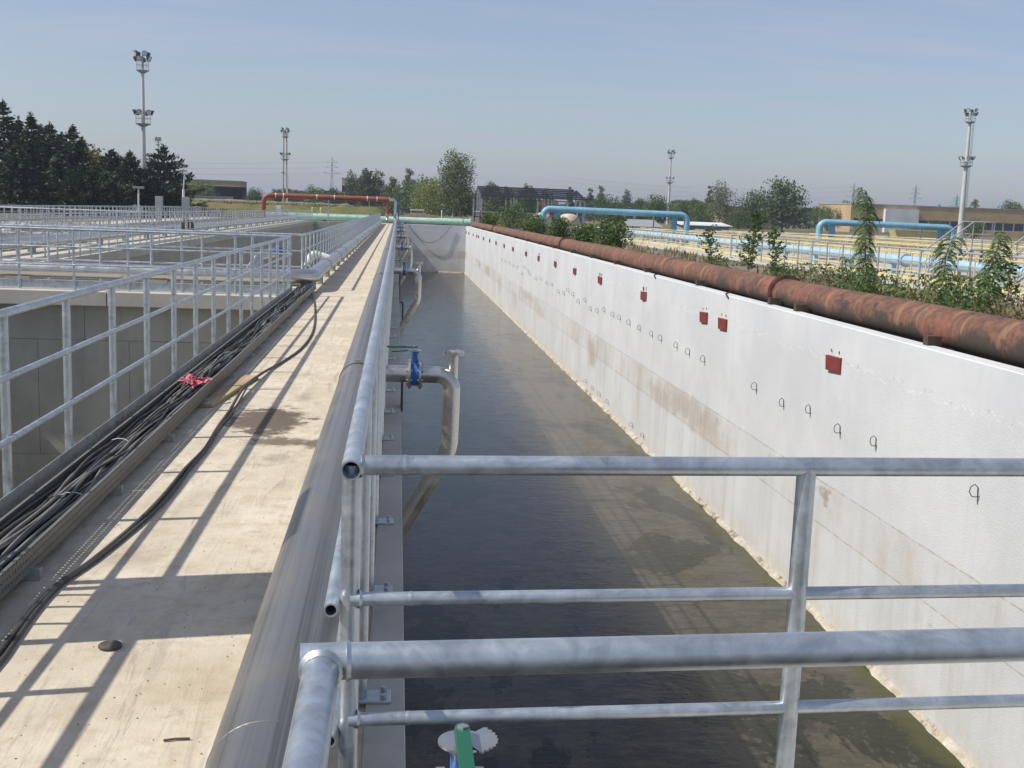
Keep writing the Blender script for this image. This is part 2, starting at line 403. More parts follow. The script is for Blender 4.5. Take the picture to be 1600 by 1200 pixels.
def facade(name, c, var=0.1):
    t = NT(name); n1 = t.noise(0.25, 5, 0.65); n2 = t.noise(2.2, 5, 0.7)
    a = t.mix(t.rng(n1, 0.35, 0.65), tuple(x * (1 - var) for x in c), tuple(x * (1 + var) for x in c))
    a = t.mix(t.math('MULTIPLY', t.rng(n2, 0.55, 0.75), 0.3), a, tuple(x * 0.6 for x in c))
    t.set(Base_Color=a, Roughness=0.88); M[name] = t.m
facade("wall_tan", (0.46, 0.34, 0.19)); facade("wall_brown", (0.36, 0.28, 0.165)); facade("wall_pale", (0.42, 0.38, 0.32))
facade("wall_pink", (0.42, 0.25, 0.20)); facade("wall_white", (0.60, 0.62, 0.66)); facade("roof_grey", (0.30, 0.31, 0.33)); facade("wall_grey", (0.27, 0.28, 0.29))
simple("window_glass", (0.05, 0.06, 0.075), 0.12); simple("window_frame", (0.50, 0.50, 0.50), 0.5)
simple("teal_paint", (0.05, 0.35, 0.36), 0.5)
simple("pylon_steel", (0.34, 0.36, 0.38), 0.6)

# ---------------------------------------------------------------- mesh helpers
V = Vector
class MB:
    """collects shapes; build() links them as ONE mesh object"""
    def __init__(self): self.v, self.f, self.s = [], [], []
    def add(self, vs, fs, smooth=False):
        o = len(self.v); self.v += [tuple(p) for p in vs]
        for f in fs: self.f.append(tuple(i + o for i in f)); self.s.append(smooth)
        return self
    def box(self, x0, x1, y0, y1, z0, z1):
        vs = [(x0,y0,z0),(x1,y0,z0),(x1,y1,z0),(x0,y1,z0),(x0,y0,z1),(x1,y0,z1),(x1,y1,z1),(x0,y1,z1)]
        return self.add(vs, [(0,3,2,1),(4,5,6,7),(0,1,5,4),(1,2,6,5),(2,3,7,6),(3,0,4,7)])
    def cbox(self, x0, x1, y0, y1, z0, z1, b=0.01):
        """box with chamfered edges"""
        bm = bmesh.new(); bmesh.ops.create_cube(bm, size=1)
        for v in bm.verts: v.co = V(((x0+x1)/2+v.co.x*(x1-x0), (y0+y1)/2+v.co.y*(y1-y0), (z0+z1)/2+v.co.z*(z1-z0)))
        bmesh.ops.bevel(bm, geom=list(bm.edges), offset=b, segments=1, affect='EDGES')
        bm.verts.index_update()
        self.add([v.co[:] for v in bm.verts], [[v.index for v in f.verts] for f in bm.faces]); bm.free(); return self
    def obox(self, c, ax, ay, az, hx, hy, hz):
        """box on arbitrary axes"""
        c = V(c); ax, ay, az = V(ax).normalized()*hx, V(ay).normalized()*hy, V(az).normalized()*hz
        vs = [c-ax-ay-az, c+ax-ay-az, c+ax+ay-az, c-ax+ay-az, c-ax-ay+az, c+ax-ay+az, c+ax+ay+az, c-ax+ay+az]
        return self.add(vs, [(0,3,2,1),(4,5,6,7),(0,1,5,4),(1,2,6,5),(2,3,7,6),(3,0,4,7)])
    def tube(self, pts, r, seg=12, caps=True, hollow=0.0, smooth=True):
        pts = [V(p) for p in pts]; n = len(pts)
        rr = r if isinstance(r, (list, tuple)) else [r]*n
        tg = []
        for i in range(n):
            a = pts[i]-pts[i-1] if i else pts[1]-pts[0]
            b = pts[i+1]-pts[i] if i < n-1 else pts[i]-pts[i-1]
            d = a.normalized()+b.normalized()
            tg.append((d if d.length > 1e-6 else b).normalized())
        u = tg[0].orthogonal().normalized()
        if abs(tg[0].z) < 0.9:
            u = tg[0].cross(V((0,0,1))).normalized()
        rings, irings = [], []
        for i in range(n):
            if i: 
                u = u - tg[i]*u.dot(tg[i]); u.normalize()
            w = tg[i].cross(u)
            rings.append([pts[i]+(u*cos(2*pi*k/seg)+w*sin(2*pi*k/seg))*rr[i] for k in range(seg)])
            if hollow: irings.append([pts[i]+(u*cos(2*pi*k/seg)+w*sin(2*pi*k/seg))*(rr[i]-hollow) for k in range(seg)])
        vs = [p for g in rings for p in g]; fs = []
        for i in range(n-1):
            for k in range(seg):
                a, b = i*seg+k, i*seg+(k+1)%seg
                fs.append((a, b, b+seg, a+seg))
        self.add(vs, fs, smooth)
        if hollow:
            vs = [p for g in irings for p in g]; fs = []
            for i in range(n-1):
                for k in range(seg):
                    a, b = i*seg+k, i*seg+(k+1)%seg
                    fs.append((a, a+seg, b+seg, b))
            self.add(vs, fs, smooth)
            for (o, q, fl) in ((rings[0], irings[0], 0), (rings[-1], irings[-1], 1)):
                fs = []
                for k in range(seg):
                    a, b = k, (k+1) % seg
                    fs.append((a, a+seg, b+seg, b) if not fl else (a, b, b+seg, a+seg))
                self.add(o+q, fs)
        elif caps:
            self.add(rings[0], [tuple(reversed(range(seg)))]); self.add(rings[-1], [tuple(range(seg))])
        return self
    def cyl(self, a, b, r, seg=12): return self.tube([a, b], r, seg)
    def ring(self, c, axis, r0, r1, w, seg=24):
        """flat collar round a pipe: axis direction, radii r0<r1, width w"""
        c, ax = V(c), V(axis).normalized(); u = ax.orthogonal().normalized(); q = ax.cross(u)
        vs = []
        for s in (-.5, .5):
            for r in (r0, r1):
                vs += [c+ax*w*s+(u*cos(2*pi*k/seg)+q*sin(2*pi*k/seg))*r for k in range(seg)]
        fs = []
        for k in range(seg):
            j = (k+1) % seg
            fs += [(k, j, seg+j, seg+k)[::-1], (2*seg+k, 2*seg+j, 3*seg+j, 3*seg+k), (seg+k, seg+j, 3*seg+j, 3*seg+k), (k, j, 2*seg+j, 2*seg+k)[::-1]]
        return self.add(vs, fs)
    def mesh(self, name):
        me = bpy.data.meshes.new(name); me.from_pydata(self.v, [], self.f)
        me.polygons.foreach_set('use_smooth', self.s); me.update(); return me
    def build(self, name, mat, parent=None, loc=(0,0,0), rot=None):
        return place(name, self.mesh(name), mat, parent, loc, rot)

def place(name, me, mat=None, parent=None, loc=(0,0,0), rot=None):
    if mat and not me.materials: me.materials.append(M[mat] if isinstance(mat, str) else mat)
    o = bpy.data.objects.new(name, me); col.objects.link(o)
    o.location = loc
    if rot: o.rotation_euler = rot
    if parent: o.parent = parent
    return o
def tag(o, label, cat=None, group=None, kind=None):
    if label: o['label'] = label
    if cat: o['category'] = cat
    if group: o['group'] = group
    if kind: o['kind'] = kind
    return o
def thing(name, label, cat, loc=(0,0,0), rotz=0.0, group=None):
    o = bpy.data.objects.new(name, None); col.objects.link(o)
    o.empty_display_size = 0.2
    o.location = loc; o.rotation_euler = (0, 0, rotz)
    return tag(o, label, cat, group)
def struct(o): o['kind'] = 'structure'; return o
def copy_part(src, parent, loc=None):
    c = src.copy(); col.objects.link(c); c.parent = parent
    if loc is not None: c.location = loc
    return c
def copy_tree(o, parent=None):
    c = o.copy(); col.objects.link(c); c.parent = parent
    for ch in list(o.children): copy_tree(ch, c)
    return c
def rounded(pts, rad, n=6):
    """polyline with its corners rounded to elbows"""
    pts = [V(p) for p in pts]; out = [pts[0]]
    for i in range(1, len(pts)-1):
        p, a, b = pts[i], (pts[i-1]-pts[i]), (pts[i+1]-pts[i])
        ang = a.angle(b); t = rad/math.tan(ang/2); t = min(t, a.length*.49, b.length*.49)
        a.normalize(); b.normalize(); r = t*math.tan(ang/2)
        c = p+(a+b).normalized()*(r/sin(ang/2))
        s, e = p+a*t-c, p+b*t-c
        for k in range(n+1): out.append(c+s.normalized().slerp(e.normalized(), k/n)*s.length)
    out.append(pts[-1]); return out

# ---------------------------------------------------------------- the site: levels in metres, walkway top = 0
GROUND = -0.35
WATER = -5.15
TANK_L, TANK_R, TANK_END = 0.046, 7.5, 128.0

def sheet(xs, ys, z, skip):
    mb = MB()
    for i in range(len(xs)-1):
        for j in range(len(ys)-1):
            cx, cy = (xs[i]+xs[i+1])/2, (ys[j]+ys[j+1])/2
            if any(a < cx < b and c < cy < d for a, b, c, d in skip): continue
            mb.add([(xs[i],ys[j],z),(xs[i+1],ys[j],z),(xs[i+1],ys[j+1],z),(xs[i],ys[j+1],z)], [(0,1,2,3)])
    return mb
HOLES = [(-21, 7.8, -8, 131), (17.2, 62, 28, 106)]
struct(sheet([-4000,-400,-21,7.8,17.2,62,400,4000], [-300,-8,28,106,131,400,4500], GROUND, HOLES).build("ground", "field"))
struct(sheet([7.8,17.2], [-8,28,60,106,140], GROUND+0.004, []).build("gravel_strip", "gravel"))
struct(sheet([-21,7.8], [131,150], GROUND+0.004, []).build("dirt_path", "dirt"))

# walkway between the tanks: concrete slabs with open joints on a solid wall
walk = struct(MB().box(-1.93, 0.03, -6, 128, -5.6, -0.30).build("walkway", "grey_concrete"))
for a, b in zip((-6, 23.8, 49, 74, 99), (23.8, 49, 74, 99, 128.3)):
    MB().cbox(-2.05, 0.036, a+0.007, b-0.007, -0.298, 0.0, 0.006).build("slab", "deck_concrete", walk)
MB().cbox(-0.075, 0.058, 2.2, 128, 0.001, 0.014, 0.003).build("edge_strip", "pale_concrete", walk)

# the white tank on the right
struct(sheet([TANK_L-.1, TANK_R+.1], [-6, 20, 60, 128.1], WATER, []).build("water", "dirty_water"))
rw = thing("tank_wall", "long white coated concrete wall along the right side of the tank", "wall")
ys = [-6, 11.9, 24.95, 37.9, 50.9, 63.9, 76.9, 89.9, 102.9, 115.9, 128.35]
for a, b in zip(ys[:-1], ys[1:]):
    MB().cbox(TANK_R, TANK_R+0.3, a+0.004, b-0.004, -5.6, 0.0, 0.012).build("wall_bay", "white_wall", rw)
# lumpy mortar fillet along the foot of the wall
mb = MB(); N = 900
prof = [(-0.10, 0.0), (-0.07, 0.04), (-0.035, 0.075), (0.0, 0.115)]
vs, fs = [], []
for i in range(N+1):
    y = 6 + (TANK_END-6)*(i/N)**1.6
    for k, (dx, dz) in enumerate(prof):
        nz = noise.noise(V((y*1.3, k*.7, 0)))*.09 + noise.noise(V((y*4.1, k*1.7, 3)))*.045
        j = (0.9 if k == 0 else 0.5) if k < 3 else 0.0
        vs.append((TANK_R+dx+nz*j*1.3, y, WATER-0.02+dz*(1+nz*2.2)))
    if i:
        for k in range(3):
            a = (i-1)*4+k; fs.append((a, a+4, a+5, a+1))
mb.add(vs, fs, True); mb.build("mortar_fillet", "mortar", rw)
# red primed anchor plates with their two slots, every one at its own place along the wall
PLATES = [18.92,25.77,27.44,34.39,42.07,48.27,54.4,61.0,67.06,74.8,81.2,88.0,94.2,101.0,107.4,109.8,115.3,122.0,127.0]
pl_me = MB().cbox(-0.055, 0.0, -0.29, 0.29, -0.13, 0.13, 0.006).mesh("anchor_plate")
sl_me = MB().cbox(-0.012, 0.0, -0.035, 0.035, -0.06, 0.06, 0.004).mesh("slot")
for i, y in enumerate(PLATES):
    p = place("anchor_plate", pl_me, "plate_red", rw, (TANK_R, y, -0.67), (R(random.uniform(-3, 3)), R(random.uniform(-4, 1)), R(random.uniform(-2, 5))))
    for s in (-.16, .16):
        o = place("slot", sl_me, "dark_steel", p, (0.0, s, 0.215 + random.uniform(-.01, .01)))
        if i not in (3, 4, 7): o.scale = (0.6, 0.35, 0.45)
# bent wire loops sticking out of the wall (rows of them), plus small ones at the foot
HOOKS = [(13.77,-1.66),(16.98,-1.66),(18.45,-1.74),(19.9,-1.66),(21.33,-1.78),(23.05,-1.73),(27.18,-1.69),(28.66,-1.69),(29.99,-1.68),(31.82,-1.69),(33.03,-1.70),
 (34.77,-1.70),(36.34,-1.69),(37.96,-1.68),(39.15,-1.69),(40.9,-1.68),(42.31,-1.83),(43.84,-1.89),(45.17,-1.66),(46.84,-1.85),(48.38,-1.67),(49.8,-1.59),(51.1,-1.82),(52.8,-1.87),
 (55.1,-1.7),(57.2,-1.75),(59.4,-1.68),(61.6,-1.8),(64.68,-1.71),(65.69,-1.58),(67.41,-1.48),(68.66,-1.93),(71.36,-1.68),(73.74,-1.72),(76.75,-1.69),(79.52,-1.68),(82.49,-1.70)]
def hook_mesh(seed):
    rnd = random.Random(seed); sx = rnd.uniform(0.8, 1.15); ln = rnd.uniform(0.05, 0.14); sk = rnd.uniform(-.35, .35)
    o_ = 0.11*sx
    pts = [V((0.004, 0, -0.10-ln*.4)), V((-0.012, .01, -0.02)), V((-0.014, .015, 0.075)), V((-o_*.45, .02+sk*.05, 0.115)), V((-o_*.9, .02+sk*.10, 0.085)), V((-o_*1.05, .015+sk*.12, 0.02)),
           V((-o_*.85, .0+sk*.10, -0.035)), V((-o_*.4, -.01, -0.045)), V((0.004, -.02, -0.03))]
    return MB().tube(pts, 0.0068, 5).mesh("wire_loop")
hk = [hook_mesh(k) for k in range(7)]
for i, (y, zc) in enumerate(HOOKS): place("wire_loop", hk[i % 7], "dark_steel", rw, (TANK_R, y, zc))
for i, (y, zc) in enumerate([(43.99,-4.74),(42.42,-4.76),(40.89,-4.74),(39.28,-4.75),(35.03,-4.78),(33.36,-4.78)]):
    o = place("wire_loop", hk[(i*3) % 7], "dark_steel", rw, (TANK_R-.03, y, zc)); o.scale = (1, .8, .75)
# lifting eye left on the coping
MB().tube([(TANK_R+.02, 25.5, -.09), (TANK_R-.04, 25.5, -.02), (TANK_R-.02, 25.7, .03), (TANK_R+.1, 25.8, .06)], 0.02, 6).build("coping_clip", "dark_steel", rw)
MB().tube([(TANK_R+.02, 33.0, -.09), (TANK_R-.04, 33.0, -.02), (TANK_R-.02, 33.2, .03), (TANK_R+.1, 33.3, .05)], 0.018, 6).build("coping_clip", "dark_steel", rw)

ew = thing("tank_end_wall", "white wall closing the far end of the tank under the green pipe", "wall")
MB().cbox(0.04, 5.2, TANK_END, TANK_END+.3, -5.6, 0.0, 0.012).build("wall_bay", "white_wall", ew)
MB().cbox(5.208, TANK_R-.004, TANK_END, TANK_END+.3, -5.6, 0.0, 0.012).build("wall_bay", "white_wall", ew)
mb = MB(); vs, fs = [], []
for i in range(61):
    x = 0.05+(TANK_R-.3)*i/60
    for k, (dy, dz) in enumerate(prof):
        nz = noise.noise(V((x*1.9, k*.7, 9)))*.1
        vs.append((x, TANK_END+dy+nz*(.6 if k < 3 else 0), WATER-.02+dz*(1+nz)))
    if i:
        for k in range(3): a = (i-1)*4+k; fs.append((a, a+1, a+5, a+4))
mb.add(vs, fs, True); mb.build("mortar_fillet", "mortar", ew)
hc = [V((1.2+4.6*k/16, TANK_END-.12-0.1*sin(pi*k/16), -0.05-1.9*(1-(k/8-1)**2)*1.0)) for k in range(17)]
tag(MB().tube(hc, 0.035, 6).build("hanging_hose", "cable_grey"), "slack grey hose hanging in a curve on the far end wall", "hose")

# tanks on the left of the walkway
struct(sheet([-18.7, -11.5, -9.05, -1.9], [-6, 20, 60, 128.1], WATER, [(-11.5, -9.05, -10, 200)]).build("left_tank_water", "dirty_water"))
cw = struct(MB().box(-9.0, -1.94, 22.02, 24.2, -5.6, -0.275).build("cross_walkway", "grey_concrete"))
for a, b in ((-9.0, -5.27), (-5.256, -2.056)):
    MB().cbox(a, b, 21.66, 24.45, -0.272, 0.0, 0.012).build("slab", "pale_concrete", cw)
# shuttering joints of the cross wall, each a shallow raised panel
for i, (z0, z1, xs_) in enumerate(((-0.93, -0.285, (-9.0, -7.4, -5.75, -4.1, -2.45, -1.95)), (-3.1, -0.945, (-9.0, -8.2, -6.6, -4.95, -3.3, -1.95)), (-5.3, -3.115, (-9.0, -7.4, -5.75, -4.1, -2.45, -1.95)))):
    for x0, x1 in zip(xs_[:-1], xs_[1:]):
        MB().cbox(x0+.003, x1-.003, 21.995, 22.02, z0-.004, z1+.004, 0.003).build("panel", "grey_concrete", cw)
mid = struct(MB().box(-11.42, -9.08, -6, 128, -5.6, -0.30).build("middle_walkway", "grey_concrete"))
for a, b in zip((-6, 24, 49, 74, 99), (24, 49, 74, 99, 128.3)):
    MB().cbox(-11.6, -9.0, a+.007, b-.007, -0.298, 0.0, 0.01).build("slab", "pale_concrete", mid)
cw2 = struct(MB().box(-18.6, -11.6, 54.15, 56.4, -5.6, -0.30).build("far_cross_walkway", "grey_concrete"))
MB().cbox(-18.6, -11.602, 54, 56.5, -0.298, 0.0, 0.012).build("slab", "pale_concrete", cw2)
cw3 = struct(MB().box(-18.6, -11.6, 22.1, 24.2, -5.6, -0.30).build("outer_cross_walkway", "grey_concrete"))
MB().cbox(-18.6, -11.602, 21.9, 24.4, -0.298, 0.0, 0.012).build("slab", "pale_concrete", cw3)
out_ = struct(MB().box(-21, -18.7, -6, 128, -5.6, -0.30).build("outer_walkway", "grey_concrete"))
MB().cbox(-21, -18.6, -6, 128.3, -0.298, 0.0, 0.012).build("slab", "pale_concrete", out_)
endw = struct(MB().box(-18.6, -2.06, 128, 131, -5.6, -0.008).build("end_apron", "grey_concrete"))
struct(sheet([-2.05, 7.8], [128.31, 131], -0.02, []).build("end_path", "dirt"))
# narrow service bridge the photographer stands beside (only its railings reach into view)
br = struct(MB().cbox(0.70, 7.5, 1.42, 2.76, -0.20, -0.004, 0.01).build("service_bridge", "pale_concrete"))

# ---------------------------------------------------------------- railings
def railing(label, p0, p1, z0, top, rails, n, rt=0.024, rr=0.017, rp=0.024, side=0.03, mat="galvanised_far", toe=None, plates=0, seg=8, group="railings round the tanks", first=0.0, last=None, hollow=0.0, railseg=None, skip_ends=(0, 0)):
    """one railing: every post, rail, toe board and foot plate a part of its own"""
    p0, p1 = V(p0), V(p1); d = p1-p0; L = d.length; d.normalize(); q = V((d.y, -d.x, 0))
    rz = math.atan2(d.y, d.x)
    t = thing("railing", label, "railing", (p0.x, p0.y, z0), rz, group)
    rs = railseg or seg
    def R_(name, z, r, off):
        m = MB()
        if hollow: m.tube([(0, off, z), (L, off, z)], r, rs, hollow=hollow)
        else: m.tube([(0, off, z), (L, off, z)], r, rs)
        return m.build(name, mat, t)
    R_("top_rail", top, rt, 0)
    for zr in rails: R_("mid_rail", zr, rr, side)
    pm = MB().cyl((0, 0, 0), (0, 0, top), rp, seg).mesh("post")
    last = L if last is None else last
    bp = None
    for i in range(n):
        x = first+(last-first)*i/(n-1)
        po = place("post", pm, mat, t, (x, 0, 0))
        if i < plates:
            if not bp:
                m = MB().cbox(-.05, .05, -.105, .02, 0.0145, 0.025, .002)
                bp = m.mesh("foot_plate")
                bolt = MB().cyl((0,0,.027), (0,0,.045), .011, 6).mesh("bolt")
            fp = place("foot_plate", bp, mat, po)
            for bx in (-.042, .042): place("bolt", bolt, "bolt_steel", fp, (bx*.8, -.08, -.002))
    if toe:
        z_, h_, off = toe
        k = max(1, round(L/3.4)); tm = MB().cbox(.004, L/k-.004, -.003, .003, 0, h_, .001).mesh("toe_board")
        for i in range(k): place("toe_board", tm, mat, t, (i*L/k, off, z_))
    return t
# rails of the right walkway railing sit on its deck side, so side is -x: direction +y has q = +x
railing("galvanised railing on the tank edge right of the walkway, beside the big steel pipe", (-.095, 2.61, 0), (-.095, 125.6, 0), 0, 1.10, (0.765, 0.44), 109, side=.042, mat="galvanised", plates=14, seg=12, first=.07, last=122.98, hollow=.004, railseg=18)
railing("galvanised railing left of the walkway beside the cable tray", (-1.985, -2.98, 0), (-1.985, 21.9, 0), 0, 1.10, (0.78, 0.455), 23, side=-.03, mat="galvanised", toe=(.03, .165, -.045), seg=12, first=1.13*.0+.0, last=24.86)
railing("near railing of the cross walkway left, in front of the steel pipe", (-8.9, 21.9, 0), (-1.99, 21.9, 0), 0, 1.10, (0.78, 0.455), 8, side=-.03, mat="galvanised", toe=(.02, .15, .028), seg=10, first=.1, last=6.88)
railing("back railing of the cross walkway left, behind the steel pipe", (-8.9, 23.6, 0), (-1.85, 23.6, 0), 0, 1.10, (0.78, 0.455), 8, side=.03, mat="galvanised", seg=10, first=.1, last=7.0)
railing("long galvanised railing left of the far walkway beside the left steel pipe", (-1.87, 23.65, 0), (-1.87, 125, 0), 0, 1.10, (0.78, 0.455), 90, side=.03, mat="galvanised", seg=8, first=.55)
railing("right railing of the middle walkway between the left tanks", (-9.12, 20, 0), (-9.12, 126.5, 0), 0, 1.10, (0.78, 0.455), 96, toe=(.02, .12, 0), seg=6)
railing("left railing of the middle walkway between the left tanks", (-11.48, 20, 0), (-11.48, 126.5, 0), 0, 1.10, (0.78, 0.455), 96, seg=6)
railing("near railing of the far cross walkway in front of the dark conifers", (-18.5, 54.1, 0), (-11.7, 54.1, 0), 0, 1.10, (0.78, 0.455), 8, seg=6)
railing("back railing of the far cross walkway in front of the dark conifers", (-18.5, 56.4, 0), (-11.7, 56.4, 0), 0, 1.10, (0.78, 0.455), 8, seg=6)
railing("near railing of the outer cross walkway at the left picture edge", (-18.5, 22.0, 0), (-11.7, 22.0, 0), 0, 1.10, (0.78, 0.455), 8, seg=6)
railing("right railing of the outermost walkway far left", (-18.72, 24, 0), (-18.72, 126.5, 0), 0, 1.10, (0.78, 0.455), 92, seg=6)
railing("left railing of the outermost walkway far left", (-20.9, 24, 0), (-20.9, 126.5, 0), 0, 1.10, (0.78, 0.455), 92, seg=6)
railing("far railing closing the left tanks before the grassy bank", (-18.5, 127.6, 0), (-2.2, 127.6, 0), 0, 1.10, (0.78, 0.455), 16, seg=6)

# foreground railings of the service bridge, with welded elbows
f1 = thing("railing", "foreground galvanised railing across the tank, the farther one with three rails", "railing", (0, 0, 0), 0, "railings round the tanks")
yy = lambda x: 2.672+0.045*x
MB().tube([(-.076, yy(-.076), 1.10), (.02, yy(.02), 1.10), (3.4, yy(3.4), 1.10)], .0235, 24).build("top_rail", "galvanised", f1)
for zc in (.772, .468): MB().tube([(-.095, yy(-.095), zc), (3.4, yy(3.4), zc)], .0168, 20).build("mid_rail", "galvanised", f1)
for x in (1.025, 2.25, 3.38): MB().tube([(x, yy(x), -.01), (x, yy(x), 1.10)], .024, 20).build("post", "galvanised", f1)
for x, zc, r in ((.03, 1.10, .0252), (.05, .772, .018), (.05, .468, .018)):
    m = MB().tube([(x-.006, yy(x-.006), zc), (x, yy(x), zc), (x+.006, yy(x+.006), zc)], [r-.001, r, r-.001], 20); m.build("weld_bead", "galvanised", f1)
for zc, r in ((1.10, .031), (.772, .024), (.468, .024)):
    MB().tube([(-.073, yy(-.073), zc), (-.066, yy(-.066), zc)], [r, r*.72], 16).build("weld_bead", "galvanised", f1)
f2 = thing("railing", "nearest galvanised railing with an elbow turning towards the viewer", "railing", (0, 0, 0), 0, "railings round the tanks")
y2 = lambda x: 1.482+0.055*x
MB().tube([(-.117, y2(-.117), 1.10), (3.4, y2(3.4), 1.10)], .0245, 28, hollow=.004).build("top_rail", "galvanised", f2)
MB().tube([(-.088, 1.476, 1.096), (-.088, 0.2, 1.096), (-.088, -1.2, 1.096)], .0242, 24).build("side_rail", "galvanised", f2)
MB().tube([(-.088, 1.453, 1.0975), (-.088, 1.446, 1.097)], [.030, .0245], 20).build("weld_bead", "galvanised", f2)
MB().tube([(-.056, y2(-.056), 1.10), (-.050, y2(-.05), 1.10)], [.0285, .0247], 20).build("weld_bead", "galvanised", f2)
for x in (2.25, 3.38): MB().tube([(x, y2(x), -.01), (x, y2(x), 1.10)], .024, 16).build("post", "galvanised", f2)
MB().tube([(-.088, 0.0, 0.0), (-.088, 0.0, 1.09)], .024, 16).build("post", "galvanised", f2)

# ---------------------------------------------------------------- big steel header pipe right of the walkway
HX, HZ, HR = -0.30, 0.28, 0.150
hp = thing("header_pipe", "large dull stainless pipe along the right side of the walkway", "pipe")
MB().tube([(HX, y, HZ) for y in (-3, 2.75)], HR, 48).build("pipe_section", "stainless", hp)
sec = [2.75, 9.1, 15.1, 21.1, 27.1, 39, 51, 63, 75, 87, 99, 111, 122.2]
for a, b in zip(sec[:-1], sec[1:]): MB().tube([(HX, a+.002, HZ), (HX, b, HZ)], HR, 48 if a < 30 else 24).build("pipe_section", "stainless", hp)
wm = None
for y in sec[:8]:
    MB().tube([(HX, y-.006, HZ), (HX, y-.002, HZ), (HX, y+.003, HZ), (HX, y+.007, HZ)], [HR-.001, HR+.0018, HR+.0018, HR-.001], 40).build("weld_bead", "stainless", hp)
MB().tube(rounded([(HX, 122.2, HZ), (HX, 124.0, HZ), (HX, 124.0, 2.0)], .35), HR, 20).build("end_elbow", "stainless", hp)
for y in (9.45, 22.5, 36.5, 52, 68, 84, 100):
    c = MB().ring((HX, y, HZ), (0,1,0), HR, HR+.006, .05, 32).build("clamp_band", "band_steel", hp)
    MB().box(HX-.02, HX+.02, y-.03, y+.03, HZ+HR+.004, HZ+HR+.03).build("clamp_lug", "bolt_steel", c)
sm = MB().box(-.09, .09, -.04, .04, 0.0, HZ-HR+.03).mesh("support")
for k in range(31): place("support", sm, "grey_steel", hp, (HX, 4.6+k*4.0, 0.001))

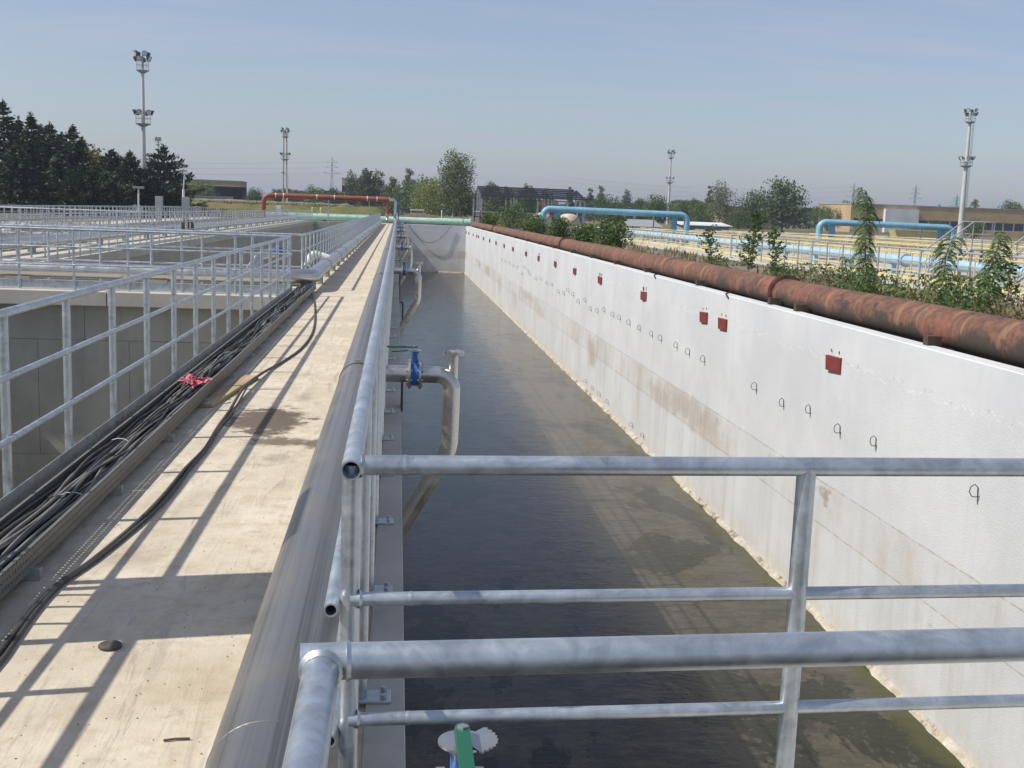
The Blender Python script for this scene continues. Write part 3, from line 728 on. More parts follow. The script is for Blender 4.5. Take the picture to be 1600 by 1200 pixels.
# branch pipes with valve, vent stub and dropper, one after another down the tank
def branch(y, label, detail=1, lever='in'):
    seg = 28 if detail > 1 else (18 if detail else 12)
    t = thing("branch_pipe", label, "pipe", (0, y, 0), 0, "branch pipes over the tank edge")
    r = .073
    MB().tube([(HX+HR-.02, 0, .30), (.115, 0, .30)], r, seg).build("inlet_pipe", "stainless_bright", t)
    el = rounded([(.225, 0, .30), (.49, 0, .30), (.49, 0, -.02)], .262, 14)
    MB().tube(el, r, seg).build("elbow", "stainless_bright", t)
    MB().tube([(.49, 0, -.02), (.488, 0, -.135)], r, seg).build("down_pipe", "stainless_bright", t)
    MB().tube(rounded([(.488, 0, -.135), (.485, 0, -.36), (.345, 0, -.60)], .40, 12), r, seg).build("elbow", "stainless_bright", t)
    MB().tube([(.345, 0, -.60), (-.055, 0, -1.285)], r, seg).build("down_pipe", "stainless_bright", t)
    for (p, a) in (((.49, 0, -.02), (0,0,1)), ((.488, 0, -.135), (0,0,1)), ((.345, 0, -.60), (-.40, 0, -.685))):
        MB().ring(p, a, r-.004, r+.0025, .007, seg).build("weld_bead", "stainless_bright", t)
    # vent stub standing on the elbow
    if lever == 'in': MB().tube([(.50, 0, .14), (.50, 0, .475)], .040, seg).build("vent_stub", "stainless_bright", t)
    if lever == 'in': fl = MB().tube([(.50, 0, .475), (.50, 0, .489)], .090, seg).tube([(.50, 0, .491), (.50, 0, .505)], .090, seg).build("vent_flange", "flange_steel", t)
    if detail and lever == 'in':
        bm_ = MB().cyl((0,0,-.028), (0,0,.024), .009, 6).mesh("bolt")
        for k in range(8): place("bolt", bm_, "bolt_steel", fl, (.50+.068*cos(k*pi/4+.2), .068*sin(k*pi/4+.2), .49))
    # wafer valve between two flanges
    for x in (.115, .205):
        f = MB().tube([(x, 0, .30), (x+.020, 0, .30)], .128, seg).build("flange", "flange_steel", t)
        if detail:
            hb_ = MB().cyl((-.016,0,0), (.036,0,0), .0105, 6).mesh("bolt")
            for k in range(8): place("bolt", hb_, "bolt_steel", f, (x, .104*cos(k*pi/4+pi/8), .30+.104*sin(k*pi/4+pi/8)))
    vb = MB().tube([(.1365, 0, .30), (.2035, 0, .30)], .100, seg).build("valve_body", "valve_blue", t)
    MB().tube([(.17, 0, .39), (.17, 0, .42), (.17, 0, .475), (.17, 0, .50)], [.034, .026, .026, .045], max(10, seg//2)).build("valve_neck", "valve_blue", vb)
    nd = MB().tube([(.17, 0, .501), (.17, 0, .507)], .055, seg).build("notch_plate", "bolt_steel", vb)
    if detail:
        m = MB()
        vs = [(.17, 0, .5085)]; q = []
        a0 = {'in': pi-.5, 'near': -1.1}[lever]
        for k in range(21):
            rr_ = .082 if k % 2 else .075
            a_ = a0+1.9*k/20
            vs.append((.17+rr_*cos(a_), rr_*sin(a_), .5085))
        for k in range(1, 21): q.append((0, k, k+1))
        n0 = len(vs); vs += [(x_, y_, .5125) for x_, y_, z_ in vs]
        q += [tuple(reversed([i+n0 for i in f_])) for f_ in q[:]] 
        for k in range(1, 21): q.append((k, k+n0, k+1+n0, k+1))
        MB().add(vs, q).build("notch_quadrant", "bolt_steel", vb)
        MB().cyl((.17, 0, .507), (.17, 0, .535), .016, 8).build("stem", "bolt_steel", vb)
    if lever == 'in': d = V((-1, .03, 0))
    else: d = V((-.0, -1, 0.02))
    s = V((.17, 0, .532)); n_ = V((0,0,1)); w = n_.cross(d).normalized()
    out_l = [(-.008, -.019), (.235, -.017), (.245, .0), (.235, .017), (-.008, .019)]+[(-.008-.016*sin(k*pi/5), .019*cos(k*pi/5)) for k in range(1, 5)]
    n0 = len(out_l); dn = d.normalized()
    h = MB().add([s+dn*u_+w*v_-n_*.007 for u_, v_ in out_l]+[s+dn*u_+w*v_*.86+n_*.007 for u_, v_ in out_l],
        [tuple(reversed(range(n0))), tuple(range(n0, 2*n0))]+[(k, (k+1) % n0, (k+1) % n0+n0, k+n0) for k in range(n0)])
    h.build("lever", "handle_green", vb)
    if detail:
        MB().obox(s+d*.004+V((0,0,.009)), d+w, w-d, n_, .009, .009, .004).build("lever_nut", "bolt_steel", vb)
        MB().tube([s+d*.01+V((0,0,-.02)), s+d*.09+V((0,0,-.035)), s+d*.20+V((0,0,-.045))], .0045, 6).build("trigger", "dark_steel", vb)
    MB().box(.055, .075, -.05, .05, -.02, .22).build("bracket", "dark_steel", t)
    return t
branch(9.8, "nearest full steel branch pipe with blue valve and green lever", 2)
branch(2.47, "branch pipe at the bottom edge showing only its valve plate and green lever", 2, 'near')
for i, (y, w_) in enumerate(((26.2, "second"), (42, "third"), (58, "fourth"), (74, "fifth"), (90, "sixth"), (106, "seventh"), (120, "farthest"))):
    branch(y, "%s steel branch pipe with blue valve beyond the nearest one over the tank edge" % w_, 1 if i < 2 else 0)
MB_ = MB().tube(rounded([(.075, 27.4, .1), (.075, 27.4, -.5), (.16, 27.4, -.52), (.16, 27.4, -1.0)], .03), .02, 8)
tag(MB_.build("hose_bracket", "dark_steel"), "thin black angled steel rod on the tank edge below the second valve", "bracket")

# ---------------------------------------------------------------- left steel pipe: cross run, bend and long run
lp = thing("steel_pipe", "bright stainless pipe crossing from the left and following the walkway", "pipe")
LX, LZ, LR = -1.68, .30, .150
MB().tube([(-18, 22.80, LZ), (-9.2, 22.80, LZ)], LR, 24).build("pipe_section", "stainless_bright", lp)
MB().tube([(-9.198, 22.80, LZ), (-5.2, 22.80, LZ)], LR, 24).build("pipe_section", "stainless_bright", lp)
MB().tube([(-5.198, 22.80, LZ), (-3.0, 22.80, LZ)], LR, 32).build("pipe_section", "stainless_bright", lp)
MB().tube(rounded([(-2.998, 22.80, LZ), (LX+.02, 22.80, LZ), (LX, 26.0, LZ)], .75, 14), LR, 32).build("bend", "stainless_bright", lp)
cuts = [26.002, 34, 46, 58, 70, 82, 94, 106, 120]
for a, b in zip(cuts[:-1], cuts[1:]): MB().tube([(LX, a, LZ), (LX, b-.002, LZ)], LR, 32 if a < 40 else 20).build("pipe_section", "stainless_bright", lp)
MB().tube(rounded([(LX, 120, LZ), (LX, 121.2, LZ), (-1.1, 122.4, LZ), (-1.1, 122.6, .9)], .3), LR, 20).build("end_elbow", "stainless_bright", lp)
for y in (27.6, 32.5, 36, 46, 56, 66, 78, 90, 104):
    MB().ring((LX, y, LZ), (0,1,0), LR, LR+.007, .045, 28).build("clamp_band", "band_steel", lp)
    if y < 60: MB().cyl((LX-.05, y, LZ+LR+.004), (LX+.03, y, LZ+LR+.012), .011, 6).build("clamp_lug", "bolt_steel", lp)
MB().tube(rounded([(LX, 29.2, LZ+.1), (LX-.42, 29.2, LZ+.22), (LX-.55, 29.2, LZ-.1)], .12), .085, 16).build("branch_stub", "white_paint", lp)
MB().tube(rounded([(-2.9, 23.0, LZ+.05), (-2.75, 23.6, LZ+.35), (-2.45, 24.0, LZ+.42)], .2), .085, 16).build("branch_stub", "stainless_bright", lp)
MB().tube([(-2.46, 23.9, LZ+.44), (-2.40, 23.98, LZ+.45)], .11, 14).build("blue_flange", "valve_blue", lp)
lm = MB().box(-.05, .05, -.10, .10, 0, LZ-LR+.035).mesh("support_leg")
fm = MB().box(-.10, .12, -.13, .13, 0, .012).mesh("foot")
for k in range(36):
    y = 25.6+2.6*k
    s = place("support_leg", lm, "grey_steel", lp, (LX+.02, y, .001)); place("foot", fm, "grey_steel", s, (0, 0, 0))
for x in (-7.15, -4.6, -2.35):
    MB().box(x-.22, x+.22, 22.68, 22.95, .001, LZ-LR+.03).build("support_block", "pale_concrete", lp)

# pipes along the middle and outer walkways
mp = thing("steel_pipe", "steel pipe along the middle walkway between the left tanks", "pipe")
MB().tube([(-10.9, 22, .32), (-10.9, 125, .32)], .17, 16).build("pipe_section", "stainless_bright", mp)
for k in range(26): MB().box(-11.0, -10.8, 24+4*k-.08, 24+4*k+.08, .001, .18).build("support_leg", "grey_steel", mp)
op = thing("steel_pipe", "steel pipe on the far cross walkway before the conifers", "pipe")
MB().tube([(-18.4, 55.2, .32), (-11.9, 55.2, .32)], .16, 16).build("pipe_section", "stainless_bright", op)
for k in range(4): MB().box(-17.6+1.8*k, -17.4+1.8*k, 55.1, 55.3, .001, .18).build("support_leg", "grey_steel", op)

# ---------------------------------------------------------------- cable tray with its bundle, loose things on the walkway
tr = thing("cable_tray", "perforated steel cable tray full of black cables beside the left railing", "cable tray")
TX0, TX1, TZ0, TZ1 = -1.865, -1.585, .055, .157
k = 8; L = 23.1+3
for i in range(k):
    a, b = -3+L*i/k+.003, -3+L*(i+1)/k-.003
    MB().box(TX0, TX1, a, b, TZ0, TZ0+.003).build("tray_bottom", "galvanised", tr)
    m = MB().box(TX1-.0015, TX1+.0015, a, b, TZ0+.003, TZ1); m.box(TX1-.014, TX1+.002, a, b, TZ1, TZ1+.003); m.build("tray_side", "perforated_sheet", tr)
    m = MB().box(TX0-.0015, TX0+.0015, a, b, TZ0+.003, TZ1); m.box(TX0-.002, TX0+.014, a, b, TZ1, TZ1+.003); m.build("tray_side", "perforated_sheet", tr)
MB().box(TX0, TX1, 23.1, 23.104, TZ0, TZ1+.03).build("tray_end", "galvanised", tr)
fm = MB().box(TX0+.02, TX1+.03, -.02, .02, .001, TZ0-.002).mesh("tray_foot")
for i in range(17): place("tray_foot", fm, "galvanised", tr, (0, -2.6+1.55*i, 0))
rnd = random.Random(3)
NC = 30
for c in range(NC):
    base = TX0+.03+(TX1-TX0-.06)*((c % 15)+.5)/15
    layer = c//15
    ph = [rnd.uniform(0, 6.28) for _ in range(4)]
    am = [rnd.uniform(.012, .035), rnd.uniform(.006, .02), rnd.uniform(.003, .010)]
    r = rnd.choice((.0075, .009, .010, .012))
    pts = []
    y = -2.9
    while y < 22.75-rnd.random()*.0:
        cross = am[0]*sin(y*.55+ph[0])+am[1]*sin(y*1.7+ph[1])+am[2]*sin(y*4.6+ph[2])
        x = min(max(base+cross*1.5, TX0+.02), TX1-.022)
        z_ = TZ0+.016+.026*layer+.012*(1+sin(y*1.1+ph[3]))*(.5+layer)+.006*sin(y*3.3+ph[1])
        pts.append((x, y, z_)); y += .16
    pts.append((pts[-1][0], 22.9, TZ0+.02+.02*layer))
    o = MB().tube(pts, r, 6).build("cable", "cable_black" if rnd.random() < .6 else "cable_grey")
    tag(o, "dark cable lying in the bundle in the perforated tray", "cable", "cables bundled in the tray")
# loose cable wandering over the deck
LC = [(-1.72,22.9,.10),(-1.52,21.4,.03),(-1.36,19.6,.014),(-1.19,17.2,.014),(-1.10,15.3,.014),(-1.11,13.7,.014),(-1.21,12.5,.014),(-1.30,11.6,.03),(-1.35,10.5,.05),(-1.335,9.47,.016),(-1.32,8.69,.014),
      (-1.29,7.94,.014),(-1.31,7.34,.014),(-1.31,6.75,.014),(-1.32,6.31,.014),(-1.34,5.96,.014),(-1.39,5.42,.014),(-1.45,5.05,.014),(-1.46,4.72,.014),(-1.45,4.43,.014),(-1.44,4.1,.014),(-1.46,3.4,.014),(-1.5,2.4,.014)]
def smooth(pts, n=4):
    out = []; P_ = [V(p) for p in pts]
    for i in range(len(P_)-1):
        p0, p1, p2, p3 = P_[max(i-1,0)], P_[i], P_[i+1], P_[min(i+2, len(P_)-1)]
        for k in range(n):
            s = k/n
            out.append(.5*((2*p1)+(-p0+p2)*s+(2*p0-5*p1+4*p2-p3)*s*s+(-p0+3*p1-3*p2+p3)*s**3))
    return out+[P_[-1]]
tag(MB().tube(smooth(LC, 6), .0125, 8).build("loose_cable", "cable_black"), "single black cable snaking loose over the concrete deck", "cable")
tag(MB().tube(smooth([(x+.022+.012*sin(y*2.1), y, z_*.9) for x, y, z_ in LC[8:]], 6), .0085, 8).build("loose_cable", "cable_black"), "thinner black cable running close beside the loose one on the deck", "cable")
# timber offcut under the loose cable
tag(MB().cbox(-.065, .065, -.85, .85, 0, .032, .003).build("plank", "timber", None, (-1.478, 10.5, .002), (0, 0, R(-6))), "short wooden plank lying on the deck beside the tray", "plank")
# pink film crumpled on the cables
m = MB(); rnd = random.Random(11)
for k in range(26):
    a = rnd.uniform(0, 6.28); c = V((rnd.gauss(0, .05), rnd.gauss(0, .10), .02+rnd.random()*.035)); d = V((cos(a), sin(a), rnd.uniform(-.35, .5)))
    w = V((-sin(a), cos(a), rnd.uniform(-.6, .6))).normalized()*rnd.uniform(.008, .02); l = rnd.uniform(.05, .11)
    p = [c-d*l*.5, c+V((0,0,.018))*rnd.random(), c+d*l*.5]
    vs = []
    for q in p: vs += [q-w, q+w+V((0, 0, rnd.uniform(-.012, .012)))]
    n0 = len(vs); vs += [V(v)+V((0, 0, .0018)) for v in vs]
    m.add(vs, [(0,1,3,2),(2,3,5,4),(6,8,9,7),(8,10,11,9),(0,2,8,6),(2,4,10,8),(1,7,9,3),(3,9,11,5),(0,6,7,1),(4,5,11,10)])
vs, fs = [], []
for j in range(13):
    for i in range(9):
        x_, y_ = (i/8-.5)*.13, (j/12-.5)*.24; vs.append((x_+.012*noise.noise(V((x_*40, y_*40, 1))), y_+.012*noise.noise(V((x_*40, y_*40, 5))), .026+.026*noise.noise(V((x_*30, y_*22, 9)))))
        if i and j: q = len(vs)-1; fs.append((q-10, q-9, q, q-1))
m.add(vs, fs)
tag(m.build("plastic_film", "pink_film", None, (-1.70, 10.05, .135)), "crumpled pink plastic film on the cable bundle", "film", None, None)
for i, (x, y) in enumerate(((-1.66, 10.35), (-1.74, 12.2), (-1.70, 6.15), (-1.78, 7.6), (-1.68, 15.2))):
    o = MB().tube([(-.055, -.015, .002), (-.02, .008, .014), (.025, .012, .015), (.055, .02, .003)], .003, 5).build("cable_tie", "white_tie", None, (x, y, TZ0+.075), (0, 0, rnd.uniform(-.5, .5)))
    tag(o, "white plastic cable tie round the cable bundle", "cable tie", "cable ties on the bundle")
tag(MB().tube([(0, 0, .001), (0, 0, .006), (0, 0, .014), (0, 0, .018)], [.040, .044, .042, .034], 28).build("rubber_disc", "rubber", None, (-1.06, 4.33, 0)), "flat black rubber disc lying on the deck in the foreground", "disc")
tag(MB().tube([(-.035, 0, .006), (.0, .008, .007), (.045, .012, .006)], .004, 5).build("twig", "bark", None, (-.67, 3.53, 0)), "tiny dark twig on the deck beside the big pipe", "twig")
rnd = random.Random(21); mb = MB()
for k in range(420):
    x, y = rnd.uniform(-1.5, -.5), 3.2+18*rnd.random()**1.7
    r = rnd.uniform(.0007, .0019)*(1+y*.03); mb.obox((x, y, r*.6), (cos(k), sin(k), .2), (-sin(k), cos(k), .1), (0, 0, 1), r*rnd.uniform(.7, 1.8), r, r*.7)
tag(mb.build("grit", "dirt"), "loose grit and crumbs scattered on the concrete deck", "grit", None, "stuff")
# control cabinet that stands left of the railing just outside the frame; its shadow lies on the deck
cb = thing("control_cabinet", "grey control cabinet on two legs outside the left railing, known by its shadow", "cabinet", (-2.22, 4.62, 0))
MB().cbox(-.13, .13, -.38, .38, 1.22, 2.35, .01).build("case", "grey_steel", cb)
MB().cbox(.131, .142, -.35, .35, 1.26, 2.31, .004).build("door", "grey_steel", cb)
for s in (-.36, .36): MB().box(-.025, .025, s-.025, s+.025, -.27, 1.219).build("leg", "galvanised", cb)
MB().box(-.14, .18, -.46, .46, -.30, -.271).build("base_plate", "galvanised", cb)
for s in (-.2, 0, .15): MB().tube(smooth([(0, s, 1.22), (.05, s+.05, .8), (.12, s-.05, .35), (.3, s, .12)], 5), .012, 6).build("cable_tail", "cable_black", cb)

# ---------------------------------------------------------------- rusty pipe behind the white wall
RX, RZ, RR = 8.25, .20, .315
rp = thing("rusty_pipe", "long thick rusty pipe running behind the white tank wall", "pipe", (RX, 0, RZ))
prev = 4.0
for y in (11.3, 23.85, 34, 45, 56.4, 77, 97.7, 126):
    n = max(2, int((y-prev)/3))
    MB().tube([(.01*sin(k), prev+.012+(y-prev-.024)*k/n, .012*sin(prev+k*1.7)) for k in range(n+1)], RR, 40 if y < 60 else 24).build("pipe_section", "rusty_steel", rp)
    prev = y
for y in (23.85, 56.4, 97.7):
    f = MB().ring((0, y-.05, 0), (0,1,0), RR*.9, RR+.075, .03, 40).ring((0, y+.05, 0), (0,1,0), RR*.9, RR+.075, .03, 40)
    f.build("flange", "rusty_steel", rp)
    MB().ring((0, y, 0), (0,1,0), RR*.85, RR+.03, .06, 32).build("gasket", "dark_steel", rp)
for y in (11.3, 34, 45, 77): MB().ring((0, y, 0), (0,1,0), RR*.95, RR+.008, .03, 32).build("weld_bead", "rusty_steel", rp)
sp = MB().box(-.58, -.36, -.075, .075, -.198, -.06).mesh("support")
sl = MB().box(-.34, .25, -.13, .13, -.55, -.24).mesh("saddle")
for y in (10.6, 16.0, 21.6, 23.2, 29.1, 35.4, 40.5, 45.7, 51, 57, 63, 69, 76, 83, 90, 98, 106, 114):
    s = place("support", sp, "rusty_steel", rp, (0, y, 0)); place("saddle", sl, "rusty_steel", s)

# ---------------------------------------------------------------- pipes at the far end
gp = thing("green_pipe", "pale green pipe lying across the far end of the tanks", "pipe")
MB().tube([(-14.5, 129.4, .42), (-3.2, 129.4, .42)], .40, 28).build("pipe_section", "green_pipe_paint", gp)
MB().tube([(-3.2, 129.4, .42), (-2.9, 129.4, .38), (4.0, 129.4, .38), (4.4, 129.4, .36)], [.40, .36, .36, .41], 28).build("pipe_section", "green_pipe_paint", gp)
MB().tube([(4.4, 129.4, .36), (8.0, 129.4, .36)], .41, 28).build("pipe_section", "green_pipe_paint", gp)
for x in (-3.2, 7.1, 8.0): MB().ring((x, 129.4, .38), (1,0,0), .40, .49, .10, 28).build("flange", "green_pipe_paint", gp)
MB().box(6.95, 7.15, 129.2, 129.5, .8, 1.05).build("valve_stem", "red_pipe_paint", gp)
for x in (-13, -8, -3.8, .8, 5): MB().box(x-.12, x+.12, 129.0, 129.8, -.05, .1).build("saddle", "dark_steel", gp)
vb = thing("pipe_trestle", "rusty upright trestle at the right end of the green pipe", "trestle")
for x in (8.5, 9.1): MB().box(x-.06, x+.06, 129.3, 129.42, GROUND, 1.75).build("upright", "rusty_steel", vb)
MB().box(8.35, 9.25, 129.3, 129.42, 1.0, 1.12).build("crossbar", "rusty_steel", vb)
rpipe = thing("red_pipe", "red brown pipe raised on thin posts across the far tanks", "pipe", (0, 122.5, 0))
RP_Z = 2.55
MB().tube(rounded([(-13.85, 0, .0), (-13.85, 0, RP_Z), (-1.0, 0, RP_Z-.02)], .75, 10), .25, 24).build("pipe_run", "red_pipe_paint", rpipe)
MB().tube([(-1.1, .0, RP_Z-.1), (-1.1, 0, .98)], .21, 20).build("drop_pipe", "red_pipe_paint", rpipe)
MB().tube([(-1.1, 0, .98), (-1.1, 0, .88)], .29, 20).build("flange", "bolt_steel", rpipe)
MB().tube(rounded([(-1.0, 0, RP_Z-.02), (-.28, 0, RP_Z-.02), (-.28, 0, 1.0)], .45, 8), .16, 20).build("steel_elbow", "stainless_bright", rpipe)
for x in (-12.6, -11.8, -8.4, -6.6, -3.2, -2.2): MB().ring((x, 0, RP_Z-.01), (1,0,0), .25, .262, .10, 20).build("pipe_band", "white_paint", rpipe)
for x in (-11.8, -7.2, -3.0): MB().tube([(x, .3 if x > -5 else .0, -.3), (x, 0, RP_Z-.25)], .045, 8).build("post", "galvanised", rpipe)
tag(MB().box(-.05, .05, -.05, .05, 0, 2.3).box(-.35, .35, -.04, .04, 1.0, 1.08).build("valve_stand", "valve_blue", None, (.05, 122.5, 0)), "dark blue valve stand at the far end of the big steel pipe", "valve")

# ---------------------------------------------------------------- grassy bank, earth mound and small things beyond the tanks
def mound(name, mat, cx, cy, lx, ly, h, nx=40, ny=14, seed=0, flat=0.35):
    vs, fs = [], []
    for j in range(ny+1):
        for i in range(nx+1):
            u, v = i/nx*2-1, j/ny*2-1
            fx = min(1, (1-abs(u))/.12) if flat else cos(u*pi/2)
            fy = min(1, (1-abs(v))/flat) if flat else cos(v*pi/2)
            s = lambda q: q*q*(3-2*q)
            n = noise.fractal(V((cx+u*lx, cy+v*ly, seed))*.35, .8, 2.0, 4)
            hh = h*s(max(0, fx))*s(max(0, fy))*(1+.12*n)
            vs.append((cx+u*lx, cy+v*ly, GROUND-.05+max(0, hh)))
    for j in range(ny):
        for i in range(nx):
            a = j*(nx+1)+i; fs.append((a, a+1, a+nx+2, a+nx+1))
    m = MB(); m.add(vs, fs, True); return m.build(name, mat)
struct(mound("grassy_bank", "bank_grass", -20, 146, 20, 8, 2.0, 90, 20, 1))
struct(mound("road_bank", "dirt", -30, 170, 26, 10, 2.3, 60, 14, 4))
struct(mound("earth_mound", "earth", 3.2, 144, 4.6, 3.5, 1.5, 36, 16, 2, 0.0))
struct(mound("grassy_rise", "bank_grass", 26, 175, 24, 7, 1.0, 60, 14, 6))
mb = MB(); rnd = random.Random(5)
for k in range(5200):
    x, y = rnd.uniform(-39, -1), rnd.uniform(138.2, 147); h = rnd.uniform(.15, .5)
    z_ = GROUND+1.9*min(1, max(0, (y-138.0)/2.9))**1.2
    a = rnd.uniform(0, 3.14); w = .05; l = V((rnd.gauss(0, .15), rnd.gauss(0, .15), h))
    d = V((cos(a), sin(a), 0))*w; b = V((x, y, z_-.05))
    mb.add([b-d, b+d, b+l], [(0,1,2)])
tag(mb.build("bank_grass", "leaf_dry"), "dry yellowish grass on the bank beyond the tanks", "grass", None, "stuff")
sg = thing("notice_board", "small white board on a post before the grassy bank", "board", (-13.3, 132.2, GROUND))
MB().box(-.26, .26, -.03, .03, .9, 1.9).build("panel", "white_paint", sg); MB().box(-.03, .03, .031, .08, 0, 1.85).build("post", "grey_steel", sg)
for x, w_ in ((-9.6, "left"), (-8.65, "right")):
    o = MB().tube([(0, 0, 0), (0, 0, 1.7)], .11, 10).tube([(0, 0, 1.7), (0, 0, 1.82)], [.11, .03], 10).build("marker_post", "yellow_paint", None, (x, 133, GROUND))
    tag(o, "%s one of two short yellow marker posts by the bank" % w_, "post", "yellow marker posts")
tag(MB().box(-.9, .9, -.4, .4, .9, 1.1).box(-.8, -.7, -.3, .3, 0, .9).box(.7, .8, -.3, .3, 0, .9).build("work_bench", "white_paint", None, (2.4, 148.5, .55)), "white bench top showing behind the earth mound", "bench")
tag(MB().tube([(0, 0, 0), (0, 0, 2.0)], .07, 8).build("white_stake", "white_paint", None, (5.2, 139, GROUND)), "short white stake at the foot of the willow", "post")

# lamp pole, junction boxes and sensor on the left walkways
pl = thing("lamp_pole", "thin pale pole with wide lower sleeve above the left railings", "pole", (-17.9, 100, 0))
MB().tube([(0, 0, 0), (0, 0, 2.6)], .10, 10).build("sleeve", "white_paint", pl)
MB().tube([(0, 0, 2.6), (.1, 0, 3.9)], .055, 10).build("pole", "mast_paint", pl); MB().box(0, .25, -.08, .08, 3.9, 4.05).build("lamp_head", "white_paint", pl)
for x, y, h, l in ((-18.9, 95, 1.75, "tall grey box standing behind the left railings"), (-16.3, 92, 1.75, "narrow grey box beside the thin pale pole")):
    b = thing("junction_box", l, "box", (x, y, 0)); MB().cbox(-.28, .28, -.15, .15, .7, h+.2, .01).build("case", "grey_steel", b); MB().box(-.2, .2, -.1, .1, 0, .7).build("plinth", "grey_steel", b)
fl = thing("roofed_post", "small roofed instrument post in front of the dark conifers", "post", (-23.3, 108, GROUND))
MB().tube([(0, 0, 0), (0, 0, 2.9)], .07, 8).build("post", "white_paint", fl); MB().box(-.45, .45, -.3, .3, 2.95, 3.15).build("roof", "roof_grey", fl)
tag(MB().tube([(0,0,0), (0,0,.45), (0,0,.7), (0,0,.78)], [.75,.72,.45,.1], 16).build("vent_dome", "white_paint", None, (-27.9, 128, .35)), "low white dome at the foot of the tallest mast", "dome")
hs = thing("hose_reel", "dark hose reel on the middle walkway behind the cross railing", "hose reel", (-10.2, 58, 0))
MB().tube([(0, -.12, .42), (0, .12, .42)], .34, 20).build("drum", "cable_black", hs); MB().box(-.03, .03, -.2, .2, 0, .85).build("stand", "pale_concrete", hs)

# ---------------------------------------------------------------- basins on the right with yellow railings and blue pipes
bas = struct(MB().box(17.2, 62, 28, 106, -1.6, -1.2).build("basin_floor", "grey_concrete"))
struct(sheet([17.2, 62], [28, 106], -.75, []).build("basin_water", "dirty_water"))
WALKS = [(17.25, 21.9), (26.6, 29.4), (35, 37.6), (43.5, 46), (52, 54.5)]
wk = struct(MB().box(17.22, 17.24, 28, 106, -1.2, -.36).build("basin_walkways", "pale_concrete"))
for a, b in WALKS:
    for y0 in range(28, 106, 26): MB().cbox(a, b, y0+.01, y0+25.99, -1.2, -.28, .015).build("slab", "pale_concrete", wk)
for y0 in (28.0, 104.0): 
    for (a, b) in zip([w[1] for w in WALKS[:-1]], [w[0] for w in WALKS[1:]]): MB().cbox(a+.01, b-.01, y0, y0+2, -1.2, -.285, .015).build("slab", "pale_concrete", wk)
railing("grey steel railing in front of the blue pipe behind the saplings", (17.6, 29, 0), (17.6, 60, 0), -.28, 1.22, (.80, .42), 19, rt=.035, rr=.02, rp=.035, mat="grey_steel", seg=8, group="railings round the basins")
railing("nearest yellow railing of the right basins, beside the blue pipe", (19.0, 33, 0), (19.0, 103, 0), -.28, 1.02, (.68, .34), 60, mat="yellow_paint", toe=(.02, .14, 0), seg=6, group="railings round the basins", rt=.026, rr=.021)
for x, w_ in ((21.75, "second"), (26.75, "third"), (29.25, "fourth"), (35.15, "fifth"), (37.45, "sixth"), (43.65, "seventh"), (52.2, "eighth")):
    railing("%s yellow railing of the right basins counting from the tank" % w_, (x, 36, 0), (x, 103, 0), -.28, 1.02, (.68, .34), 46, mat="yellow_paint", seg=6, group="railings round the basins", rt=.03, rr=.024)
for i, (y, x0, x1) in enumerate(((48, 22, 26.6), (66, 22, 26.6), (84, 22, 26.6), (56, 29.4, 35), (76, 29.4, 35), (96, 29.4, 35))):
    MB().cbox(x0, x1, y, y+.9, -.42, -.30, .01).build("cross_slab", "pale_concrete", wk)
    railing("yellow cross railing on the %s footbridge over the right basins" % ("first", "second", "third", "fourth", "fifth", "sixth")[i], (x0, y, 0), (x1, y, 0), -.30, 1.02, (.68, .34), 5, mat="yellow_paint", seg=6, group="railings round the basins")
bp = thing("blue_pipe", "pale blue pipe lying along the nearest yellow railing", "pipe", (20.0, 0, .36))
prev = 30
for y in (44, 58, 72, 86, 101):
    MB().tube([(0, prev+.01, 0), (0, y, 0)], .20, 24).build("pipe_section", "pale_blue_paint", bp); MB().ring((0, y, 0), (0,1,0), .20, .26, .12, 20).build("flange", "blue_pipe_paint", bp); prev = y
for k in range(16): MB().box(-.10, .10, 32+4.4*k-.15, 32+4.4*k+.15, -.639, -.2).build("support", "pale_blue_paint", bp)
def gantry(x0, x1, y, z_, label, z0=-.3):
    t = thing("blue_gantry_pipe", label, "pipe", (0, y, 0), 0, "blue gantry pipes over the basins")
    MB().tube(rounded([(x0, 0, z0), (x0, 0, z_), (x1, -.4, z_-.12), (x1, -.4, z0)], .62, 8), .27, 24).build("pipe_run", "blue_pipe_paint", t)
    MB().tube([(x0+1.25, .25, z0), (x0+1.25, .25, z_-.1)], .31, 20).build("riser", "blue_pipe_paint", t)
    MB().tube([(x1-1.05, -.1, z0), (x1-1.05, -.1, z_-.2)], .26, 20).build("riser", "blue_pipe_paint", t)
    for k in range(1, 5):
        x = x0+(x1-x0)*k/5+.4
        MB().box(x-.05, x+.05, -.35, -.25, z_-.55, z_-.3).build("hanger", "pale_blue_paint", t)
    for k in (1, 3): 
        x = x0+(x1-x0)*k/4+.3; MB().box(x-.05, x+.05, .0, .1, z0, z_-.33).build("post", "grey_steel", t)
    return t
gantry(12.5, 25.1, 100, 2.10, "long blue gantry pipe left, in front of the steel canopy", GROUND)
gantry(37.2, 49.4, 100, 1.82, "blue gantry pipe right, in front of the yellow hall")
